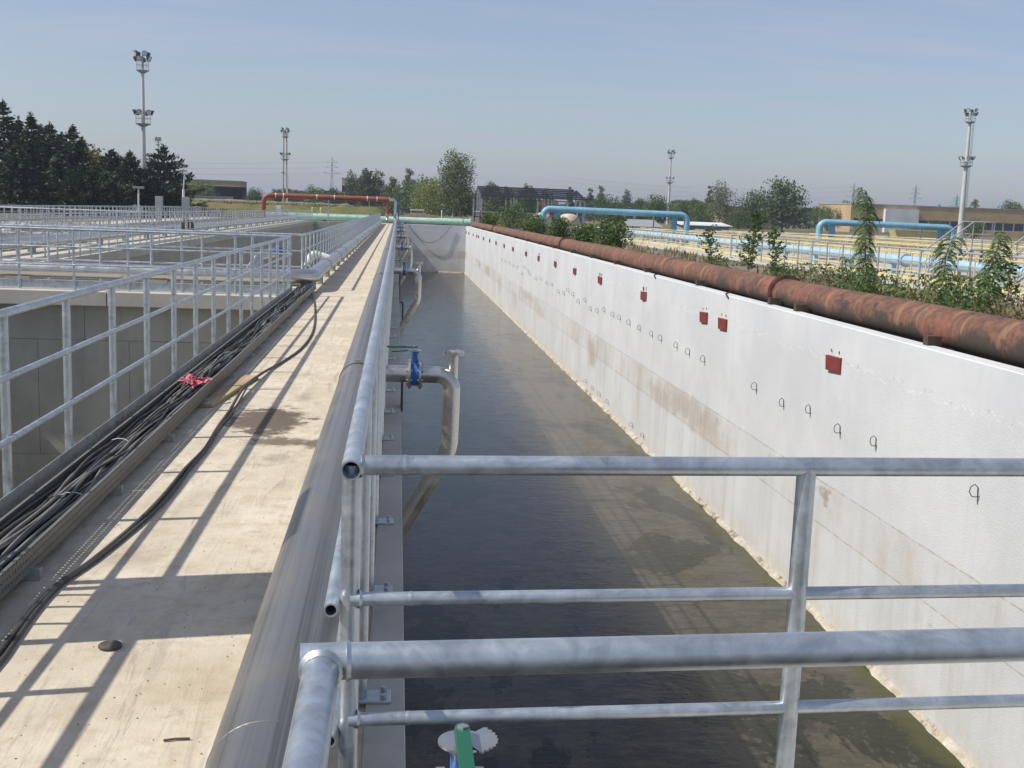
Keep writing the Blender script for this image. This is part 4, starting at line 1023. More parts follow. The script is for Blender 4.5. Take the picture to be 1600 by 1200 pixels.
# white edged basin rims far off, long low sheds
for i, (x0, x1, y, z0, z1, lab) in enumerate(((14, 33, 112, GROUND, .55, "long low white wall behind the left blue gantry pipe"), (34, 62, 113, GROUND, .60, "long low white wall behind the right blue gantry pipe"))):
    tag(MB().cbox(x0, x1, y, y+1.2, z0, z1, .05).build("low_wall", "wall_white"), lab, "wall")
lh = thing("low_shed", "long low shed with pale roof right of the left blue pipe", "shed", (34, 126, GROUND))
MB().box(-2.6, 2.6, 0, 4, 0, 1.35).build("wall", "wall_grey", lh); MB().add([(-2.9,-.3,1.352),(2.9,-.3,1.352),(2.9,4.2,1.7),(-2.9,4.2,1.7),(-2.9,-.3,1.28),(2.9,-.3,1.28),(2.9,4.2,1.62),(-2.9,4.2,1.62)], [(0,1,2,3),(7,6,5,4),(0,4,5,1),(1,5,6,2),(2,6,7,3),(3,7,4,0)]).build("roof", "wall_white", lh)
sh2 = thing("low_shed", "low dark roofed shed behind the bushes and left blue pipe", "shed", (26.5, 124, GROUND))
MB().box(-1.9, 1.9, 0, 3, 0, 1.0).build("wall", "wall_white", sh2)
m = MB().add([(-2.1,-.2,1.0),(2.1,-.2,1.0),(2.1,3.2,1.0),(-2.1,3.2,1.0),(-1.5,1.5,1.75),(1.5,1.5,1.75)], [(3,2,1,0),(0,1,5,4),(2,3,4,5),(1,2,5),(3,0,4)]); m.build("roof", "roof_grey", sh2)
for i, (x, l) in enumerate(((15.3, "left one of two beige round vessels behind the blue gantry pipe"), (18.3, "right one of two beige round vessels behind the blue gantry pipe"))):
    v = thing("storage_vessel", l, "vessel", (x, 122, GROUND), 0, "beige storage vessels")
    MB().tube([(0, -.05, 1.05), (0, .1, 1.05), (0, .35, 1.05), (0, 4, 1.05), (0, 4.3, 1.05)], [.35, .8, 1.05, 1.05, .4], 28).build("shell", "beige_vessel", v)
    for s in (-.62, .62): MB().box(s-.12, s+.12, .2, .5, 0, .8).build("leg", "dark_steel", v)
    MB().tube([(-.8, -.2, .2), (.75, -.2, 1.9)], .06, 6).build("brace", "dark_steel", v)
def stair(x, y, label, n=6):
    """steel crossover stair climbing to the right to a small landing"""
    t = thing("steel_stair", label, "stair", (x, y, -.28), 0, "steel stairs over the blue pipe")
    run, rise = .26, .205
    for s in (0, .8):
        MB().tube([(0, s, .02), (n*run, s, n*rise)], .06, 4).build("stringer", "grey_steel", t)
        MB().tube([(0, s, 1.0), (n*run, s, n*rise+1.0), (n*run+.8, s, n*rise+1.0), (n*run+.8, s, n*rise)], .028, 8).build("handrail", "grey_steel", t)
        MB().tube([(0, s, .55), (n*run, s, n*rise+.55), (n*run+.8, s, n*rise+.55)], .02, 6).build("mid_rail", "grey_steel", t)
        for k in (0, 3, n): MB().tube([(k*run, s, k*rise*.98), (k*run, s, k*rise+1.0)], .025, 6).build("post", "grey_steel", t)
        for xx in (n*run, n*run+.8): MB().box(xx-.06, xx+.06, s-.05, s+.05, 0, n*rise).build("column", "grey_steel", t)
    tm = MB().box(0, run, .06, .74, -.02, .02).mesh("tread")
    for k in range(n): place("tread", tm, "grey_steel", t, (k*run, 0, (k+.6)*rise))
    MB().box(n*run, n*run+.8, .06, .74, n*rise-.04, n*rise).build("landing", "grey_steel", t)
stair(19.3, 40.5, "grey steel stair climbing right over the blue pipe near the right mast")
stair(19.2, 35.0, "nearer grey steel stair at the right picture edge behind the saplings", 7)

# dry grass and weeds on the strip behind the rusty pipe
rnd = random.Random(8); mb = MB()
for k in range(9000):
    x, y = 8.7+8.4*rnd.random(), 15+85*rnd.random()**1.5
    if noise.noise(V((x*.5, y*.25, 2))) < -.08+.25*rnd.random(): continue
    h = rnd.uniform(.10, .38); a = rnd.uniform(0, 3.14); w = .012+.0006*y; l = V((rnd.gauss(0, .10), rnd.gauss(0, .10), h)); d = V((cos(a), sin(a), 0))*w; q = V((x, y, GROUND))
    mb.add([q-d, q+d, q+l], [(0,1,2)])
tag(mb.build("dry_grass", "leaf_dry"), "dry grass and weeds on the strip behind the rusty pipe", "grass", None, "stuff")

# ---------------------------------------------------------------- steel canopy frame without cladding
cn = thing("steel_canopy", "bare dark steel canopy frame with open purlin roof beyond the tank", "canopy", (0, 0, GROUND))
CX0, CX1 = 10.6, 24.6
for k in range(6):
    f_ = k/5; y, z_ = 150+8*f_, 4.0+1.3*f_
    MB().box(CX0, CX1-.15*k, y-.10, y+.10, z_-.11, z_+.09).build("purlin", "canopy_grey", cn)
for k in range(3):
    f_ = k/2; y, z_ = 160+6*f_, 4.9-1.1*f_
    MB().box(CX0, CX1-.3, y-.07, y+.07, z_-.07, z_+.07).build("purlin", "canopy_grey", cn)
for x in (10.7, 15.3, 19.9, 24.2):
    MB().obox((x, 154, 4.52), (0, 8, 1.3), (1, 0, 0), (0, -1.3, 8), 4.1, .06, .14).build("rafter", "canopy_grey", cn)
    MB().obox((x, 162.3, 4.48), (0, 7.6, -1.3), (1, 0, 0), (0, 1.3, 7.6), 3.9, .06, .14).build("rafter", "canopy_grey", cn)
    for y, h in ((150.2, 3.85), (154, 4.4), (158.2, 5.0), (165.8, 3.8)): MB().box(x-.10, x+.10, y-.10, y+.10, 0, h).build("column", "grey_steel", cn)
for z_ in (1.9,): MB().box(10.6, 24.3, 150.05, 150.15, z_, z_+.12).build("tie_beam", "grey_steel", cn)
MB().box(10.62, 10.72, 150.3, 165.7, 1.9, 2.02).build("tie_beam", "grey_steel", cn)
gl = thing("window_wall", "row of grey framed glass panels under the right part of the canopy", "window wall", (21.6, 149, GROUND))
for i in range(5):
    w = MB().box(-2.2+.9*i, -2.16+.9*i, -.03, .03, .6, 2.9).box(-1.34+.9*i, -1.30+.9*i, -.03, .03, .6, 2.9).box(-2.16+.9*i, -1.34+.9*i, -.03, .03, 2.84, 2.9).box(-2.16+.9*i, -1.34+.9*i, -.03, .03, 1.7, 1.76).box(-2.16+.9*i, -1.34+.9*i, -.03, .03, .6, .66).build("frame", "window_frame", gl)
    MB().box(-2.15+.9*i, -1.35+.9*i, -.01, .01, .66, 2.84).build("pane", "window_glass", w)
MB().box(-2.4, 2.5, -.1, .1, 0, .59).build("wall", "wall_pink", gl)

# ---------------------------------------------------------------- vegetation
import numpy as np
def leaf_mesh(name, cen, size, rng, aspect=0.6, up=0.0, dirs=None):
    """many small leaf faces, one four-cornered blade per centre"""
    n = len(cen)
    d = rng.normal(size=(n, 3)) if dirs is None else dirs + rng.normal(size=(n, 3))*.35
    d[:, 2] += up
    d /= np.linalg.norm(d, axis=1)[:, None]
    q = np.cross(d, rng.normal(size=(n, 3))); q /= np.linalg.norm(q, axis=1)[:, None]
    s = size*(.6+.8*rng.random(n)); s = s[:, None]
    L, W = d*s*.5, q*s*.5*aspect
    nrm = np.cross(d, q)*s*.08
    v = np.stack([cen-L, cen+W+nrm, cen+L, cen-W+nrm], 1).reshape(-1, 3)
    me = bpy.data.meshes.new(name)
    me.vertices.add(4*n); me.vertices.foreach_set('co', v.ravel())
    me.loops.add(4*n); me.loops.foreach_set('vertex_index', np.arange(4*n, dtype=np.int32))
    me.polygons.add(n); me.polygons.foreach_set('loop_start', np.arange(0, 4*n, 4, dtype=np.int32)); me.polygons.foreach_set('loop_total', np.full(n, 4, dtype=np.int32))
    me.update(calc_edges=True); return me
def lobes(rng, n, h0, h1, w, prof):
    out = []
    for i in range(n):
        f = (i+.5)/n; z = h0+(h1-h0)*f; rr = w/2*prof(f)
        a = i*2.4+rng.random()*1.3; rad = rr*rng.uniform(.25, .78)
        out.append((cos(a)*rad, sin(a)*rad, z+rng.uniform(-.03, .03)*(h1-h0), max(.16*w, rr*rng.uniform(.42, .68))))
    return out
def cloud(rng, lb, n, squash=.85, fill=.45):
    r3 = np.array([l[3]**2 for l in lb]); idx = rng.choice(len(lb), size=n, p=r3/r3.sum())
    L = np.array(lb)[idx]
    d = rng.normal(size=(n, 3)); d /= np.linalg.norm(d, axis=1)[:, None]
    rad = L[:, 3]*(fill+(1.08-fill)*rng.random(n)**.6)*(1+.18*rng.normal(size=n)*.5)
    return L[:, :3]+d*rad[:, None]*np.array([1, 1, squash])
def trunk(mb, h, r, rng, lb=(), lean=0.0, seg=7):
    top = V((lean*h, 0, h)); n = 5
    pts = [V((lean*h*(k/n)**2+.04*h*noise.noise(V((k*.8, r*50, 0)))*.4, .03*h*noise.noise(V((r*90, k*.8, 4)))*.4, h*k/n)) for k in range(n+1)]
    mb.tube(pts, [r*(1.25 if k == 0 else 1-.75*k/n) for k in range(n+1)], seg)
    for l in lb:
        e = V(l[:3]); s = max(.25*h, min(h*.92, e.z-.35*sqrt(e.x**2+e.y**2)-.1*h)); k = s/h*n; i = min(n-1, int(k)); b = pts[i].lerp(pts[i+1], k-i)
        mb.tube([b, (b+e)/2+V((0, 0, -.03*h)), e], [r*.42, r*.28, r*.10], 5, caps=False)
    return mb
KIND = {  # leaf material, bark, lobe profile, first foliage height, number of lobes, leaves, leaf size factor
 'broad':  ("leaf_broad", "bark", lambda f: sin(pi*(.16+.78*f))**.7, .10, 15, 3400, .040),
 'yellow': ("leaf_yellow", "bark", lambda f: sin(pi*(.16+.78*f))**.7, .12, 13, 2600, .042),
 'willow': ("leaf_willow", "bark", lambda f: sin(pi*(.18+.74*f))**.6, .05, 18, 5200, .032),
 'column': ("leaf_dark", "bark", lambda f: (sin(pi*(.20+.76*f)))**.8, .06, 15, 2600, .030),
 'poplar': ("leaf_poplar", "bark_pale", lambda f: (sin(pi*(.24+.70*f)))**.75, .13, 30, 6500, .024),
 'birch':  ("leaf_poplar", "bark_pale", lambda f: (sin(pi*(.22+.72*f)))**.8, .10, 22, 4200, .026)}
def broad_tree(kind, x, y, h, w, label, seed):
    rng = np.random.default_rng(seed); mat, bark, prof, f0, nl, n, ls = KIND[kind]
    if 'dark' in label and kind == 'broad': mat = "leaf_dark"
    t = thing("tree", label, "tree", (x, y, GROUND), 0, "trees beyond the works")
    w *= 1.22
    lb = lobes(rng, nl, h*f0+.10*w, h-.12*w, w, prof)
    c = cloud(rng, lb+[(0, 0, h*.5, w*.30), (0, 0, h*.68, w*.26), (0, 0, h*.34, w*.28)], int(n*1.15), .95 if kind != 'birch' else 1.05, .25 if kind in ('poplar', 'birch') else .15)
    c[:, 2] = np.clip(c[:, 2], .05*h, h*1.02)
    place("crown", leaf_mesh("crown", c, max(.20, h*ls*1.05), rng, .7, -.4 if kind in ('birch', 'willow') else 0), mat, t)
    trunk(MB(), h*(.86 if kind in ('poplar', 'column', 'birch') else .7), max(.09, .018*h), rng, lb[::3]).build("trunk", bark, t)
def conifer(kind, x, y, h, w, label, seed):
    rng = np.random.default_rng(seed)
    t = thing("conifer", label, "tree", (x, y, GROUND), 0, "conifers along the left edge of the works")
    cs, ds = [], []; mb = MB(); mb.tube([(0, 0, 0), (0, 0, h*.55), (0, 0, h*.99)], [.02*h+.05, .012*h+.03, .015], 7)
    w *= 1.35; lev = 26 if kind == 'spruce' else 18
    for i in range(lev):
        f = (i+rng.random()*.6)/lev; z = h*(.05+.93*f)
        rad = w*.5*((1-f)**.85 if kind == 'spruce' else (1-f**1.7)**.9*(.75+.5*rng.random()))*1.08+.12
        nb = 9 if f < .7 else 6
        for b in range(nb):
            a = 2*pi*(b+rng.random()*.7)/nb+i*.7; l = rad*rng.uniform(.72, 1.18)
            droop = -.22 if kind == 'spruce' else .28
            d = V((cos(a), sin(a), droop*(1-f)+.35*f if kind == 'spruce' else droop)); e = V((0, 0, z))+d*l
            if b % 3 == 0 and f < .9: mb.tube([(0, 0, z), e], [.02+.004*h*(1-f), .01], 4, caps=False)
            m = int(10+l*16)
            for q in range(m):
                s = (.18+.86*(q+rng.random())/m); p = V((0, 0, z))+d*l*s
                wd = .16+.20*l*(1.05-s)
                cs.append((p.x+rng.normal()*wd*.55, p.y+rng.normal()*wd*.55, p.z+rng.normal()*.10-.05)); ds.append((d.x, d.y, d.z-.25 if kind == 'spruce' else d.z+.5))
    for q in range(26): cs.append((rng.normal()*.09, rng.normal()*.09, h*(.93+.08*rng.random()))); ds.append((rng.normal()*.6, rng.normal()*.6, 1.0))
    place("crown", leaf_mesh("crown", np.array(cs), .42 if kind == 'spruce' else .40, rng, .38, 0, np.array(ds)), "leaf_"+kind, t)
    mb.build("trunk", "bark", t)
TREES = [
 ('spruce', -41.3, 128.0, 11.7, 5.7, 'tall dark spruce at the left edge of the picture'),
 ('spruce', -39.7, 132.0, 10.8, 4.7, 'dark spruce second from the left picture edge'),
 ('spruce', -36.9, 129.0, 9.7, 4.6, 'dark spruce third from the left picture edge'),
 ('spruce', -35.9, 134.0, 9.8, 4.9, 'dark spruce with pointed top left of the yellowing broadleaf tree'),
 ('yellow', -34.4, 137.0, 7.9, 4.6, 'yellowing broadleaf tree among the dark conifers'),
 ('pine', -31.2, 132.0, 7.3, 4.3, 'dark pine just right of the yellowing broadleaf tree'),
 ('pine', -28.9, 130.0, 7.0, 3.6, 'dark pine close left of the tallest floodlight mast'),
 ('pine', -26.7, 137.0, 8.2, 5.0, 'pointed dark pine close right of the tallest floodlight mast'),
 ('pine', -27.0, 131.0, 5.4, 3.3, 'small dark pine at the foot of the tallest floodlight mast'),
 ('spruce', -38.9, 124.0, 7.1, 5.1, 'low dark spruce in front of the two leftmost spruces'),
 ('spruce', -34.8, 125.0, 6.4, 4.9, 'low dark spruce under the third and fourth spruces'),
 ('pine', -30.9, 125.0, 5.1, 4.9, 'low dark pine in front of the yellowing broadleaf tree'),
 ('pine', -24.6, 133.0, 4.0, 2.2, 'low dark pine at the right end of the conifer row'),
 ('spruce', -42.2, 136.0, 10.5, 4.5, 'slim dark spruce between the first and second tall spruces'),
 ('spruce', -40.2, 137.0, 9.9, 4.3, 'slim dark spruce between the second and third tall spruces'),
 ('spruce', -38.2, 138.0, 9.1, 4.6, 'slim dark spruce between the third and fourth tall spruces'),
 ('spruce', -36.2, 139.0, 8.8, 4.3, 'dark spruce just left of the yellowing broadleaf tree'),
 ('pine', -30.9, 135.0, 6.5, 4.0, 'low dark pine between the two pines left of the tallest mast'),
 ('pine', -29.1, 137.0, 5.1, 3.8, 'low dark pine directly behind the tallest mast'),
 ('pine', -32.2, 124.0, 5.4, 4.5, 'low dark pine in front of the pointed fourth spruce'),
 ('broad', -49.2, 300.0, 7.3, 8.3, 'round green tree in front of the brown office block'),
 ('broad', -38.1, 315.0, 6.2, 5.2, 'dark green tree between office block and red pipe bend'),
 ('broad', -35.7, 345.0, 6.5, 3.8, 'small round tree above the left end of the red pipe'),
 ('broad', -30.9, 345.0, 6.1, 3.5, 'small round tree just right of the twin legged mast'),
 ('broad', -23.6, 330.0, 7.7, 5.9, 'loose grey green tree behind the red pipe, left of the pylon'),
 ('broad', -17.1, 315.0, 7.2, 4.5, 'dark bushy tree below the far pylon'),
 ('column', -13.2, 330.0, 12.2, 4.8, 'narrow pointed tree in front of the pale tower block'),
 ('broad', -8.6, 322.5, 12.8, 5.4, 'tall dark tree right of the pale tower block'),
 ('column', -5.5, 327.0, 12.6, 4.7, 'tall dark tree second to the right of the pale tower block'),
 ('broad', -1.5, 315.0, 10.3, 4.2, 'grey green tree above the right end of the red pipe'),
 ('column', 3.2, 360.0, 14.6, 4.4, 'single tall tree top above the wood, left of the big poplar'),
 ('broad', 2.8, 300.0, 9.4, 8.7, 'broad rounded tree above the brown earth mound'),
 ('broad', 7.1, 292.5, 10.5, 7.2, 'rounded green tree behind the yellow green willow'),
 ('willow', 7.4, 247.5, 8.7, 7.4, 'bright yellow green willow beside the big poplar'),
 ('poplar', 11.3, 240.0, 14.6, 7.5, 'big silvery poplar, tallest tree behind the tank end'),
 ('broad', 12.8, 237.0, 7.6, 5.5, 'dark green bush at the foot of the big poplar'),
 ('broad', 27.7, 345.0, 10.9, 6.1, 'pale tree behind the left end of the steel canopy'),
 ('column', 31.9, 345.0, 10.1, 3.1, 'thin pale tree behind the steel canopy'),
 ('broad', 37.2, 337.5, 10.4, 5.2, 'dark round tree rising behind the middle of the canopy roof'),
 ('yellow', 44.2, 345.0, 9.5, 4.6, 'yellowish low tree behind the right half of the canopy roof'),
 ('column', 52.2, 352.5, 10.7, 2.4, 'thin dark tree behind the right end of the canopy roof'),
 ('column', 57.1, 345.0, 10.5, 2.9, 'narrow dark tree right of the canopy, left one of a pair'),
 ('column', 60.9, 348.0, 11.1, 3.5, 'narrow dark tree right of the canopy, right one of a pair'),
 ('broad', 46.1, 255.0, 6.6, 9.3, 'broad dark tree behind the long blue pipe'),
 ('column', 68.2, 345.0, 10.2, 4.2, 'narrow tree left of the thin middle floodlight mast'),
 ('broad', 66.3, 315.0, 7.4, 5.2, 'low dark tree behind the blue pipe, left of the thin mast'),
 ('broad', 63.9, 285.0, 8.0, 7.0, 'bushy tree at the left of the thin middle mast'),
 ('broad', 77.9, 315.0, 7.1, 6.3, 'low green tree just right of the thin middle mast'),
 ('column', 79.2, 307.5, 7.8, 3.8, 'dark conical tree above the right end of the blue pipe'),
 ('broad', 79.5, 300.0, 6.9, 5.3, 'low green tree left of the birch'),
 ('column', 93.5, 345.0, 12.1, 2.5, 'dark columnar tree top just behind the birch'),
 ('birch', 80.0, 285.0, 11.9, 7.0, 'tall birch with pale trunk right of the blue pipe'),
 ('broad', 71.6, 240.0, 4.6, 5.1, 'dark low tree in front of the tan gable wall'),
 ('broad', 89.4, 285.0, 10.0, 8.2, 'green tree between the birch and the large dark tree'),
 ('broad', 88.7, 262.5, 12.4, 10.2, 'large dark tree right of the tan gable wall'),
 ('broad', 118.2, 315.0, 7.3, 7.3, 'green tree left of the yellow hall'),
 ('broad', 121.9, 307.5, 8.5, 5.5, 'dark tree touching the left corner of the yellow hall'),
 ('yellow', 230.9, 450.0, 14.1, 5.0, 'pale tree top above the yellow hall roof beside the right mast'),
 ('broad', 247.7, 450.0, 14.5, 10.0, 'brownish tree top above the right end of the yellow hall'),
 ('broad', 115.6, 224.0, 4.1, 4.7, 'green shrub in front of the yellow hall right of the mast'),
 ('broad', 110.7, 231.0, 3.3, 4.4, 'green shrub in front of the dark windows of the yellow hall'),
]

for i, (k, x, y, h, w, lab) in enumerate(TREES):
    (conifer if k in ('spruce', 'pine') else broad_tree)(k, x, y, h, w, lab, 100+i)
# far-off wood that closes the horizon
rng = np.random.default_rng(5); n = 34000
xs_ = rng.uniform(-70, 190, n); base = np.array([noise.fractal(V((a*.045, 2, 0)), .9, 2, 4) for a in xs_])
hh = np.clip(6.6+3.4*base-2.5*((xs_ < -25)*np.clip((-25-xs_)/20, 0, 1)), 1.2, 12)
c = np.stack([xs_, 385+rng.uniform(-6, 6, n), GROUND+hh*rng.random(n)**.65], 1)
tag(place("far_wood", leaf_mesh("far_wood", c, .95, rng, .75), "leaf_dark"), "far wood closing the horizon behind the works", "wood", None, "stuff")

def bush(x, y, h, w, label, seed, mat="leaf_bush", n=1500, ls=.12):
    rng = np.random.default_rng(seed)
    t = thing("bush", label, "bush", (x, y, GROUND), 0, "bushes along the rusty pipe")
    lb = lobes(rng, 11, .22*h, h*.90, w, lambda f: sin(pi*(.22+.68*f))**.6)
    c = cloud(rng, lb, n, 1.0, .35); c[:, 2] = np.clip(c[:, 2], .03, h*1.08)
    place("foliage", leaf_mesh("foliage", c, ls, rng, .5, .3), mat, t)
    m = MB()
    for k in range(7):
        a = k*.9; e = V(lb[(k*3) % 11][:3]); m.tube([(.08*cos(a), .08*sin(a), 0), (e.x*.5, e.y*.5, e.z*.55), e], [.022, .016, .006], 5, caps=False)
    m.build("stems", "twig", t)
BUSHES = [(9.2,118,1.9,2.0,"low bush beside the end of the green pipe"),(10.2,104,2.75,3.4,"wide bush with feathery top left of the blue gantry pipe"),(10.6,90,1.5,2.3,"low round bush below the left riser of the blue gantry pipe"),
 (10.3,73,1.75,2.1,"dark round bush below the second riser of the blue gantry pipe"),(10.3,63,1.45,2.0,"low bush left of the tall feathery bush by the rusty pipe"),(10.4,56,2.05,2.0,"tall leafy bush with thin pale stems by the rusty pipe"),(11.2,96,1.9,2.6,"bush behind the wide feathery bush")]
for i, (x, y, h, w, l) in enumerate(BUSHES): bush(x, y, h, w, l, 300+i, n=2600, ls=.11+.0006*y)
LOW = [(10.9,26.2,.95,1.9,"leafy undergrowth at the foot of the tall drooping sapling"),(10.8,29.5,.9,2.0,"low undergrowth left of the tall drooping sapling behind the flange"),(11.6,23.4,.95,1.7,"low weeds right of the tall drooping sapling"),
 (10.5,20.3,1.05,1.6,"tangled weeds behind the rusty pipe at the right edge"),(11.2,33.0,.75,1.4,"weeds at the foot of the two bright saplings"),(11.2,39.5,.75,1.3,"low weeds below the thin leafy sapling"),(10.4,18.6,.85,1.3,"dry weeds in the right corner above the rusty pipe"),(12.5,30.5,.6,2.0,"low weeds by the grey railing"),(10.4,24.6,1.0,1.8,"dense weeds behind the pipe just right of the flange"),(10.3,22.0,1.1,1.9,"dense weeds below the feathery saplings at the right"),(10.5,27.8,.9,1.7,"weeds right above the flange of the rusty pipe"),(12.2,20.5,1.3,1.8,"tall weeds in front of the nearer steel stair")]
for i, (x, y, h, w, l) in enumerate(LOW): bush(x, y, h, w, l, 340+i, mat=("leaf_bush", "leaf_broad", "leaf_dry", "leaf_sapling")[i % 4], n=850, ls=.085)
def sapling(x, y, h, label, seed, nfr=26, frl=.42, pinnate=True, bare=.25, droop=.9):
    """thin stem with drooping feathered leaves, leaflets modelled one by one"""
    rnd = random.Random(seed)
    t = thing("sapling", label, "sapling", (x, y, GROUND), 0, "saplings behind the rusty pipe")
    m = MB(); lean = V((rnd.uniform(-.13, .13), rnd.uniform(-.10, .10), 1)); st = [V((lean.x*h*(k/5)**1.5+.05*sin(k*1.7+seed)*(k > 0), lean.y*h*(k/5)**1.5+.05*cos(k*2.1+seed)*(k > 0), h*k/5*.96)) for k in range(6)]
    m.tube(st, [.020*(1-.75*k/5)+.004 for k in range(6)], 6)
    lv = MB()
    for i in range(nfr):
        f = bare+(1-bare)*(i+.5)/nfr; k = f*5; j = min(4, int(k)); b = st[j].lerp(st[j+1], k-j)
        a = i*2.39+rnd.uniform(-.4, .4); l = frl*rnd.uniform(.5, 1.25)*(1.05-.35*abs(f-.5)*1.4); out = V((cos(a), sin(a), 0))
        if pinnate:
            npts = 9; P_ = []
            for q in range(npts+1):
                s = q/npts; P_.append(b+out*l*(s-.22*s*s)+V((0, 0, l*(.42*s-droop*s*s))))
            m.tube(P_[::3], [.004, .0035, .003, .002], 4, caps=False)
            for q in range(1, npts+1):
                p = P_[q]; tg = (P_[q]-P_[q-1]).normalized(); sd = tg.cross(V((0, 0, 1))).normalized()
                ll = l*.34*sin(pi*(.2+.7*q/npts))+.02
                for s in (-1, 1):
                    e = p+sd*s*ll*.85+tg*ll*.45+V((0, 0, -ll*.45)); c_ = (p+e)/2; w = tg*ll*.17
                    lv.add([p, c_+w+V((0,0,.012)), e, c_-w+V((0,0,.004))], [(0,1,2,3)])
            p = P_[-1]; e = p+(P_[-1]-P_[-2]).normalized()*l*.2; c_ = (p+e)/2; w = V((-out.y, out.x, 0))*l*.05; lv.add([p, c_+w, e, c_-w], [(0,1,2,3)])
        else:
            tip = b+out*l*.6*rnd.uniform(.5, 1.5)+V((0, 0, l*rnd.uniform(.1, .7))); m.tube([b, tip], [.005, .002], 4, caps=False)
            for q in range(11):
                s = .25+.75*q/10; p = b.lerp(tip, s); dd = V((rnd.gauss(0, 1), rnd.gauss(0, 1), rnd.uniform(-.5, .8))).normalized(); ll = rnd.uniform(.07, .13)
                e = p+dd*ll; w = dd.cross(V((rnd.random(), rnd.random(), rnd.random()))).normalized()*ll*.27; c_ = (p+e)/2
                lv.add([p, c_+w, e, c_-w], [(0,1,2,3)])
    m.build("stem", "twig", t); lv.build("leaves", "leaf_sapling", t)
sapling(11.2, 26.5, 3.05, "tall sapling with drooping feathered leaves before the yellow hall", 1, 92, .40, True, .10, 1.15)
sapling(11.15, 36.0, 2.35, "bright leafy sapling right of the birch, the larger of two", 2, 78, .56, False, .2)
sapling(11.4, 34.0, 1.8, "slender bright sapling just right of the larger leafy one", 3, 40, .42, False, .25)
sapling(11.0, 40.0, 1.75, "thin leafy sapling before the pale blue pipe", 4, 46, .50, False, .15)
sapling(11.05, 22.4, 1.95, "feathery sapling right of the tall drooping one", 5, 40, .40)
sapling(10.9, 20.4, 2.1, "feathery sapling nearest the right picture edge", 6, 50, .38, True, .2)
sapling(11.6, 21.6, 1.5, "low feathery sapling between the two right saplings", 7, 20, .4)
sapling(10.7, 19.2, 1.6, "dry thin sapling in the right corner", 8, 14, .30, False, .5)
sapling(11.3, 28.3, 1.3, "short feathery sapling left of the tall drooping one", 9, 18, .38)

def dead_stalks(x, y, h, label, seed):
    rnd = random.Random(seed); t = thing("dead_stalks", label, "weeds", (x, y, GROUND), 0, "dead stalks behind the rusty pipe"); m = MB()
    for k in range(9):
        a = rnd.uniform(0, 6.28); b = V((rnd.gauss(0, .25), rnd.gauss(0, .4), 0)); l = h*rnd.uniform(.55, 1.1); tip = b+V((cos(a)*l*.28, sin(a)*l*.28, l)); mid = (b+tip)/2+V((rnd.gauss(0, .06), rnd.gauss(0, .06), 0))
        m.tube([b, mid, tip], [.010, .007, .003], 4, caps=False)
        for q in range(4):
            s = rnd.uniform(.35, .95); p = b.lerp(tip, s); e = p+V((rnd.gauss(0, .14), rnd.gauss(0, .14), rnd.uniform(.02, .2))); m.tube([p, e], [.004, .002], 4, caps=False)
    m.build("stalks", "twig", t)
for i, (x, y, h, w_) in enumerate(((10.6, 19.0, 1.5, "in the right corner above the rusty pipe"), (11.4, 20.9, 1.5, "between the two feathery saplings at the right"), (10.6, 24.0, 1.2, "just right of the tall drooping sapling"), (10.7, 29.0, 1.1, "left of the tall drooping sapling"), (10.6, 44.0, 1.5, "left of the thin leafy sapling"), (11.0, 52.0, 1.4, "right of the tall leafy bush"))):
    dead_stalks(x, y, h, "bare brown dead stalks "+w_, 50+i)

# ---------------------------------------------------------------- floodlight masts
def mast(x, y, h, lower, label, r=.30, mat="mast_paint", twin=False, ladder=False, pw=.8, nl=(9, 6)):
    t = thing("floodlight_mast", label, "mast", (x, y, GROUND), 0, "floodlight masts")
    if twin:
        for s in (-.42, .42): MB().tube([(s, 0, 0), (s*.8, 0, h*.97)], .16, 8).build("pole", mat, t)
    else: MB().tube([(0, 0, 0), (0, 0, h*.12), (0, 0, lower), (0, 0, h-1.6)], [r*1.15, r*1.0, r*.72, r*.5], 12).build("pole", mat, t)
    for zi, (z_, w, n) in enumerate(((lower, pw, nl[1]), (h-1.9, pw*.82, nl[0]))):
        p = MB().tube([(0, 0, z_-.35), (0, 0, z_-.05), (0, 0, z_)], [.3*w, w, w], 12).build("platform", "grey_steel", t)
        m = MB()
        for k in range(8):
            a = 2*pi*k/8; m.tube([(w*.95*cos(a), w*.95*sin(a), z_), (w*.95*cos(a), w*.95*sin(a), z_+1.05)], .025, 4, caps=False)
        for q in (.55, 1.05): m.tube([(w*.95*cos(2*pi*k/12), w*.95*sin(2*pi*k/12), z_+q) for k in range(13)], .025, 4, caps=False)
        m.build("guard_rail", "grey_steel", p)
        for k in range(n):
            a = 2*pi*k/n+.3; zz = z_+1.25+(.0 if zi == 0 else .55*(k % 2)); c = V((w*1.05*cos(a), w*1.05*sin(a), zz)); d = V((cos(a), sin(a), -.45)).normalized()
            f = MB().tube([c-d*.20, c-d*.12, c+d*.10, c+d*.18], [.10, .22, .30, .31], 10).build("floodlight", "dark_lamp", t)
            MB().tube([c+d*.182, c+d*.19], .27, 10).build("lens", "lamp_glass", f)
        if zi == 1: MB().tube([(0, 0, z_), (0, 0, z_+1.6)], .10, 8).build("lamp_spigot", "grey_steel", t)
    if ladder:
        for s in (-.18, .18): MB().box(r+.15+s*.0, r+.19, s-.02, s+.02, 1, h-2).build("ladder_rail", "grey_steel", t)
        rm = MB().box(r+.15, r+.19, -.18, .18, 0, .03).mesh("rung")
        for k in range(int((h-3)/.6)): place("rung", rm, "grey_steel", t, (0, 0, 1+.6*k))
    return t
mast(-28.3, 134, 17.95, 10.3, "tallest floodlight mast at the left between the conifers", .30, "mast_paint", pw=.85)
mast(-67.8, 340, 19.3, 11, "small far floodlight mast just above the conifers", .4)
